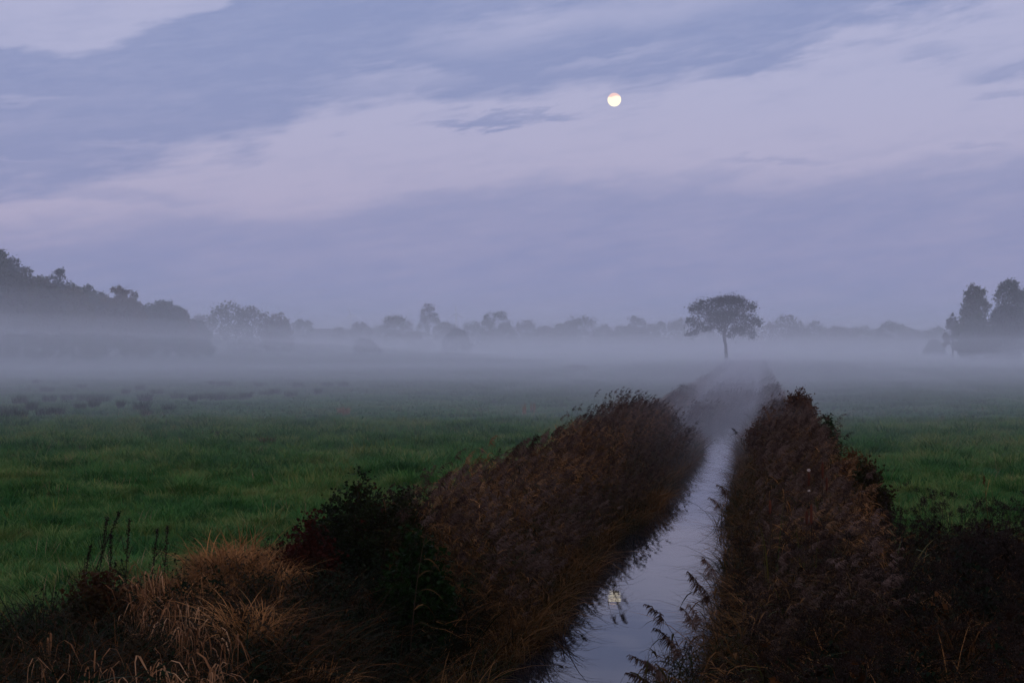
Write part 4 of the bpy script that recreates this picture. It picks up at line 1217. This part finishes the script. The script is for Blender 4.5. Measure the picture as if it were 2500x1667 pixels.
# the lone umbrella-shaped tree
D = 255.0
q = .236 / F * D                                           # metres per pixel of the close view
def lp(cx_, cy_):
    return at(1600 + cx_ * .236, D), zat(680 + cy_ * .236, D)
bx_, _ = lp(738, 900)
tl = empty('tree', (bx_, D, .45), 'lone umbrella-crowned tree with a slim leaning trunk beside the ditch', 'tree')
r = np.random.default_rng(77)
def L3(cx_, cy_, yy=0): a, b = lp(cx_, cy_); return np.array([a - bx_, yy, b - .45])
gt = Geo()
tp = np.array([L3(742, 960), L3(737, 880), L3(731, 760), L3(728, 690), L3(716, 640), L3(711, 600), L3(714, 560), L3(722, 500), L3(728, 440)])
tp[0][2] = -.1
gt.tube(tp[None], np.array([[.30, .29, .27, .25, .27, .26, .27, .2, .14]]), 10, 0)
lob = [  # (x, y, rx, rz) in close-view pixels, depth in metres
    (700, 330, 210, 130, 0), (520, 330, 150, 95, 1.0), (880, 320, 160, 110, -1.0), (640, 240, 150, 60, .8), (800, 235, 150, 65, -.6), (420, 300, 75, 60, 0), (400, 450, 80, 60, .5), (470, 500, 80, 50, -1.2),
    (360, 575, 60, 24, 0), (410, 555, 55, 30, .6), (620, 440, 110, 70, 1.8), (560, 520, 60, 30, 1.4), (960, 460, 100, 80, 0), (1040, 440, 60, 55, .6), (900, 540, 100, 50, 1.2), (990, 575, 50, 45, -.5), (830, 520, 90, 60, -1.6),
    (1000, 290, 55, 55, -.4), (480, 245, 50, 28, .4), (760, 400, 180, 90, -2.2), (700, 400, 160, 90, 2.4), (775, 590, 50, 28, .5), (680, 520, 30, 40, .2), (780, 205, 95, 42, 0), (870, 225, 70, 35, .3), (690, 222, 80, 36, 0), (350, 430, 40, 28, 0), (1075, 470, 30, 35, 0), (1012, 605, 26, 20, 0), (370, 320, 30, 22, 0)]
ends = []
lobes = []
for (cx_, cy_, rx, rz_, dy) in lob:
    p_ = L3(cx_, cy_, dy); ends.append(p_)
    bg_ = .97 if rx > 100 else 1.05
    lobes.append((p_[0], p_[1], p_[2], rx * q * bg_, min(rx * q, 2.6), rz_ * q * bg_))
for j, e2 in enumerate(ends):
    if lob[j][1] > 530: continue
    b = tp[5 + (j % 4)]
    limbs(r, gt, b, [e2], .10 if j < 12 else .05, k=7)
limbs(r, gt, L3(712, 585), [L3(640, 540), L3(600, 515)], .07)
obj('trunk', gt.mesh('trunk', M['bark']), tl)
gc = Geo(); gc.leaves(crown_pts(r, lobes, 12500, .5, .25, .55), .20, 0, 1.3, r)
obj('crown', gc.mesh('crown', M['leaf_lone']), tl)

# ------------------------------------------------------------------ far building and turbines
def flat(name, c, rough=.8):
    m = bpy.data.materials.new(name); m.use_nodes = True
    t = m.node_tree; p = t.nodes['Principled BSDF']; g = N(t)
    ge = g.new('ShaderNodeNewGeometry'); f = g.noise(ge.outputs['Position'], .8, 4, .6)
    t.links.new(g.mix(f, (c[0] * .75, c[1] * .75, c[2] * .75, 1), (c[0] * 1.2, c[1] * 1.2, c[2] * 1.2, 1)), p.inputs['Base Color'])
    p.inputs['Roughness'].default_value = rough
    return m


D = 600.0
xb0, xb1 = at(752, D), at(832, D); zr = zat(803, D) - .5
bn = empty('farm_building', ((xb0 + xb1) / 2, D, .5), 'long low farm building with a straight roof ridge among the misty trees', 'farm building')
hw = (xb1 - xb0) / 2; dp = 5.0; ev = zr * .48
V = []; Fq = []
g = Geo()
g.add([(-hw, -dp, 0), (hw, -dp, 0), (hw, dp, 0), (-hw, dp, 0), (-hw, -dp, ev), (hw, -dp, ev), (hw, dp, ev), (-hw, dp, ev), (-hw, 0, zr - .25), (hw, 0, zr - .25)],
      [(0, 1, 5, 4), (2, 3, 7, 6), (1, 2, 6, 5), (3, 0, 4, 7), (5, 6, 9, 9), (7, 4, 8, 8)])
obj('wall', g.mesh('wall', flat('brick', (.16, .07, .05))), bn)
g = Geo()
for sgn in (-1, 1):
    a = np.array([(-hw - .4, sgn * (dp + .5), ev - .45), (hw + .4, sgn * (dp + .5), ev - .45), (hw + .4, 0, zr - .1), (-hw - .4, 0, zr - .1)])
    g.add(np.concatenate([a, a + [0, 0, .18]]), [(0, 1, 2, 3), (4, 5, 6, 7), (0, 1, 5, 4), (3, 2, 6, 7), (1, 2, 6, 5), (0, 3, 7, 4)])
obj('roof', g.mesh('roof', flat('roof_tile', (.05, .04, .04))), bn)

wt_m = flat('turbine_white', (.78, .78, .78), .4)
for (px, py, rot, lab) in ((855.6, 768, -15, 'left of two faint pale wind turbines above the trees, right of the long roof'), (1113.5, 765, -3, 'right of two faint pale wind turbines, beside the tall thin tree')):
    D = 1500.0; x = at(px, D); hz = zat(py, D)
    e_ = empty('wind_turbine', (x, D, .5), lab, 'wind turbine', 'wind turbines on the horizon')
    zz = np.linspace(0, 1, 6); g = Geo(); g.tube(np.stack([0 * zz, 0 * zz, zz * (hz - .5)], -1)[None], (1.0 - .55 * zz)[None], 12, 0); obj('tower', g.mesh('tower', wt_m, True), e_)
    g = Geo(); g.tube(np.array([[[0, 1.6, 0], [0, 1.2, 0], [0, -.9, 0], [0, -1.5, 0], [0, -1.9, 0]]]) + np.array([0, 0, hz - .5]), np.array([[.3, .55, .6, .5, .1]]), 10, 0); obj('nacelle', g.mesh('nacelle', wt_m, True), e_)
    for k in range(3):
        an = math.radians(rot + 120 * k + 6 * (k == 1)); d = np.array([math.sin(an), 0, math.cos(an)]); u = np.linspace(0, 1, 8)
        P = np.array([0, -1.5, hz - .5]) + d * (u * 10.6)[:, None]
        g = Geo(); g.tube(P[None], (np.interp(u, [0, .15, .3, 1], [.22, .25, .45, .08]))[None], 6, 0)
        obj('blade', g.mesh('blade', wt_m, True), e_)

# ------------------------------------------------------------------ haze and ground mist
def fog(name, x0, x1, y0, y1, z0, z1, dens, label, col=(.965, .965, 1.0), g_=0.1, shape='box', c=None):
    m = bpy.data.materials.new(name + '_air'); m.use_nodes = True
    t = m.node_tree; t.nodes.clear()
    v = t.nodes.new('ShaderNodeVolumePrincipled'); o_ = t.nodes.new('ShaderNodeOutputMaterial')
    v.inputs['Color'].default_value = (*col, 1); v.inputs['Density'].default_value = dens; v.inputs['Anisotropy'].default_value = g_
    t.links.new(v.outputs[0], o_.inputs['Volume'])
    m.cycles.homogeneous_volume = True
    gg = Geo()
    if shape == 'box':
        gg.add([(x, y, z) for z in (z0, z1) for y in (y0, y1) for x in (x0, x1)], [(0, 2, 3, 1), (4, 5, 7, 6), (0, 1, 5, 4), (1, 3, 7, 5), (3, 2, 6, 7), (2, 0, 4, 6)])
        me = gg.mesh(name, m)
    else:                                                 # a smooth lens-shaped bank of mist: upper half of an ellipsoid down to below the ground
        la = np.linspace(-np.pi / 2, np.pi / 2, 13); lo = np.linspace(0, 2 * np.pi, 33)[:-1]
        V = [(math.cos(a) * math.cos(b), math.cos(a) * math.sin(b), math.sin(a)) for a in la[1:-1] for b in lo]
        V = np.array(V + [(0, 0, -1), (0, 0, 1)])
        k = 32; Fq = []
        for i in range(10):
            for j in range(k): Fq.append((i * k + j, i * k + (j + 1) % k, (i + 1) * k + (j + 1) % k, (i + 1) * k + j))
        me = bpy.data.meshes.new(name)
        tri = [(11 * k, (j + 1) % k, j) for j in range(k)] + [(11 * k + 1, 10 * k + j, 10 * k + (j + 1) % k) for j in range(k)]
        me.from_pydata([tuple(v_) for v_ in V], [], Fq + tri); me.materials.append(m)
    o = obj(name, me)
    tag(o, label, kind='stuff')
    if shape != 'box':
        o.location = ((x0 + x1) / 2, (y0 + y1) / 2, z0); o.scale = ((x1 - x0) / 2, (y1 - y0) / 2, z1 - z0)
    return o


fog('haze', -3600, 3600, -700, 3900, -1.6, 52, .00015, 'thin even haze in the whole air')
fog('mist', -3500, 3500, 45, 3800, -1.5, 24.5, .0008, 'thin high layer of mist reaching the tree tops')
fog('mist', -3450, 3450, 60, 3750, -1.45, 14.0, .0003, 'thin layer of mist around the tree crowns')
fog('mist', -3400, 3400, 70, 3700, -1.4, 9.0, .0007, 'layer of mist lying up to the lower branches')
fog('mist', -3300, 3300, 52, 3600, -1.3, 5.5, .0022, 'dense low layer of mist over the far meadow')
fog('mist', -3200, 3200, 42, 3500, -1.2, 2.7, .0022, 'dense ground mist over the meadow')
fog('mist', -3240, 3240, 33, 3520, -1.22, 2.1, .0026, 'faint start of the ground mist over the near meadow')
fog('mist', -3150, 3150, 74, 3450, -1.15, 1.95, .0036, 'denser ground mist farther out on the meadow')
fog('mist', -3100, 3100, 92, 3400, -1.1, 1.4, .0045, 'shallow ground mist hugging the grass')
fog('mist', -3050, 3050, 112, 3350, -1.05, 1.65, .0035, 'shallower ground mist far out on the meadow')
fog('mist', -3040, 3040, 120, 3340, -1.04, 1.15, .0040, 'shallowest ground mist far out on the meadow')
fog('mist', -3030, 3030, 130, 3330, -1.03, .85, .0050, 'last thin sheet of ground mist lying in the far grass')
BK = []
for zt, dn in ((19, .0014), (13, .0019), (9, .0024), (6.2, .0026)):
    BK.append((-240 + zt, 20 - zt, 110 + zt * 2, 286 - zt, zt, dn, 'mist bank lying before the left wood'))
for zt, dn in ((19, .0018), (12, .0026), (7.5, .0036)):
    BK.append((60 + zt, 280 - zt, 140 + zt * 2, 326 - zt, zt, dn, 'mist bank lying before the right-hand wood'))
for zt, dn in ((13, .0011), (7.5, .0022)):
    BK.append((-300 + zt, 350 - zt, 330 + zt * 2, 600, zt, dn, 'long mist bank before the far tree line'))
for (x0, x1, y0, y1, zt, dn, lab) in BK:
    fog('mist', x0, x1, y0, y1, -.9, zt, dn, lab, shape='lens')
for t0, t1, zt, dn, w in ((28, 330, 2.3, .008, 22), (38, 290, 2.1, .009, 15), (46, 260, 1.95, .009, 10)):
    o = fog('mist', -w, w, t0, t1, -.5, zt, dn, 'steaming mist hanging along the far ditch', shape='lens')
    cx_, cy_ = st(-1.6, (t0 + t1) / 2); o.location = (float(cx_), float(cy_), -.5); o.rotation_euler = (0, 0, -A)
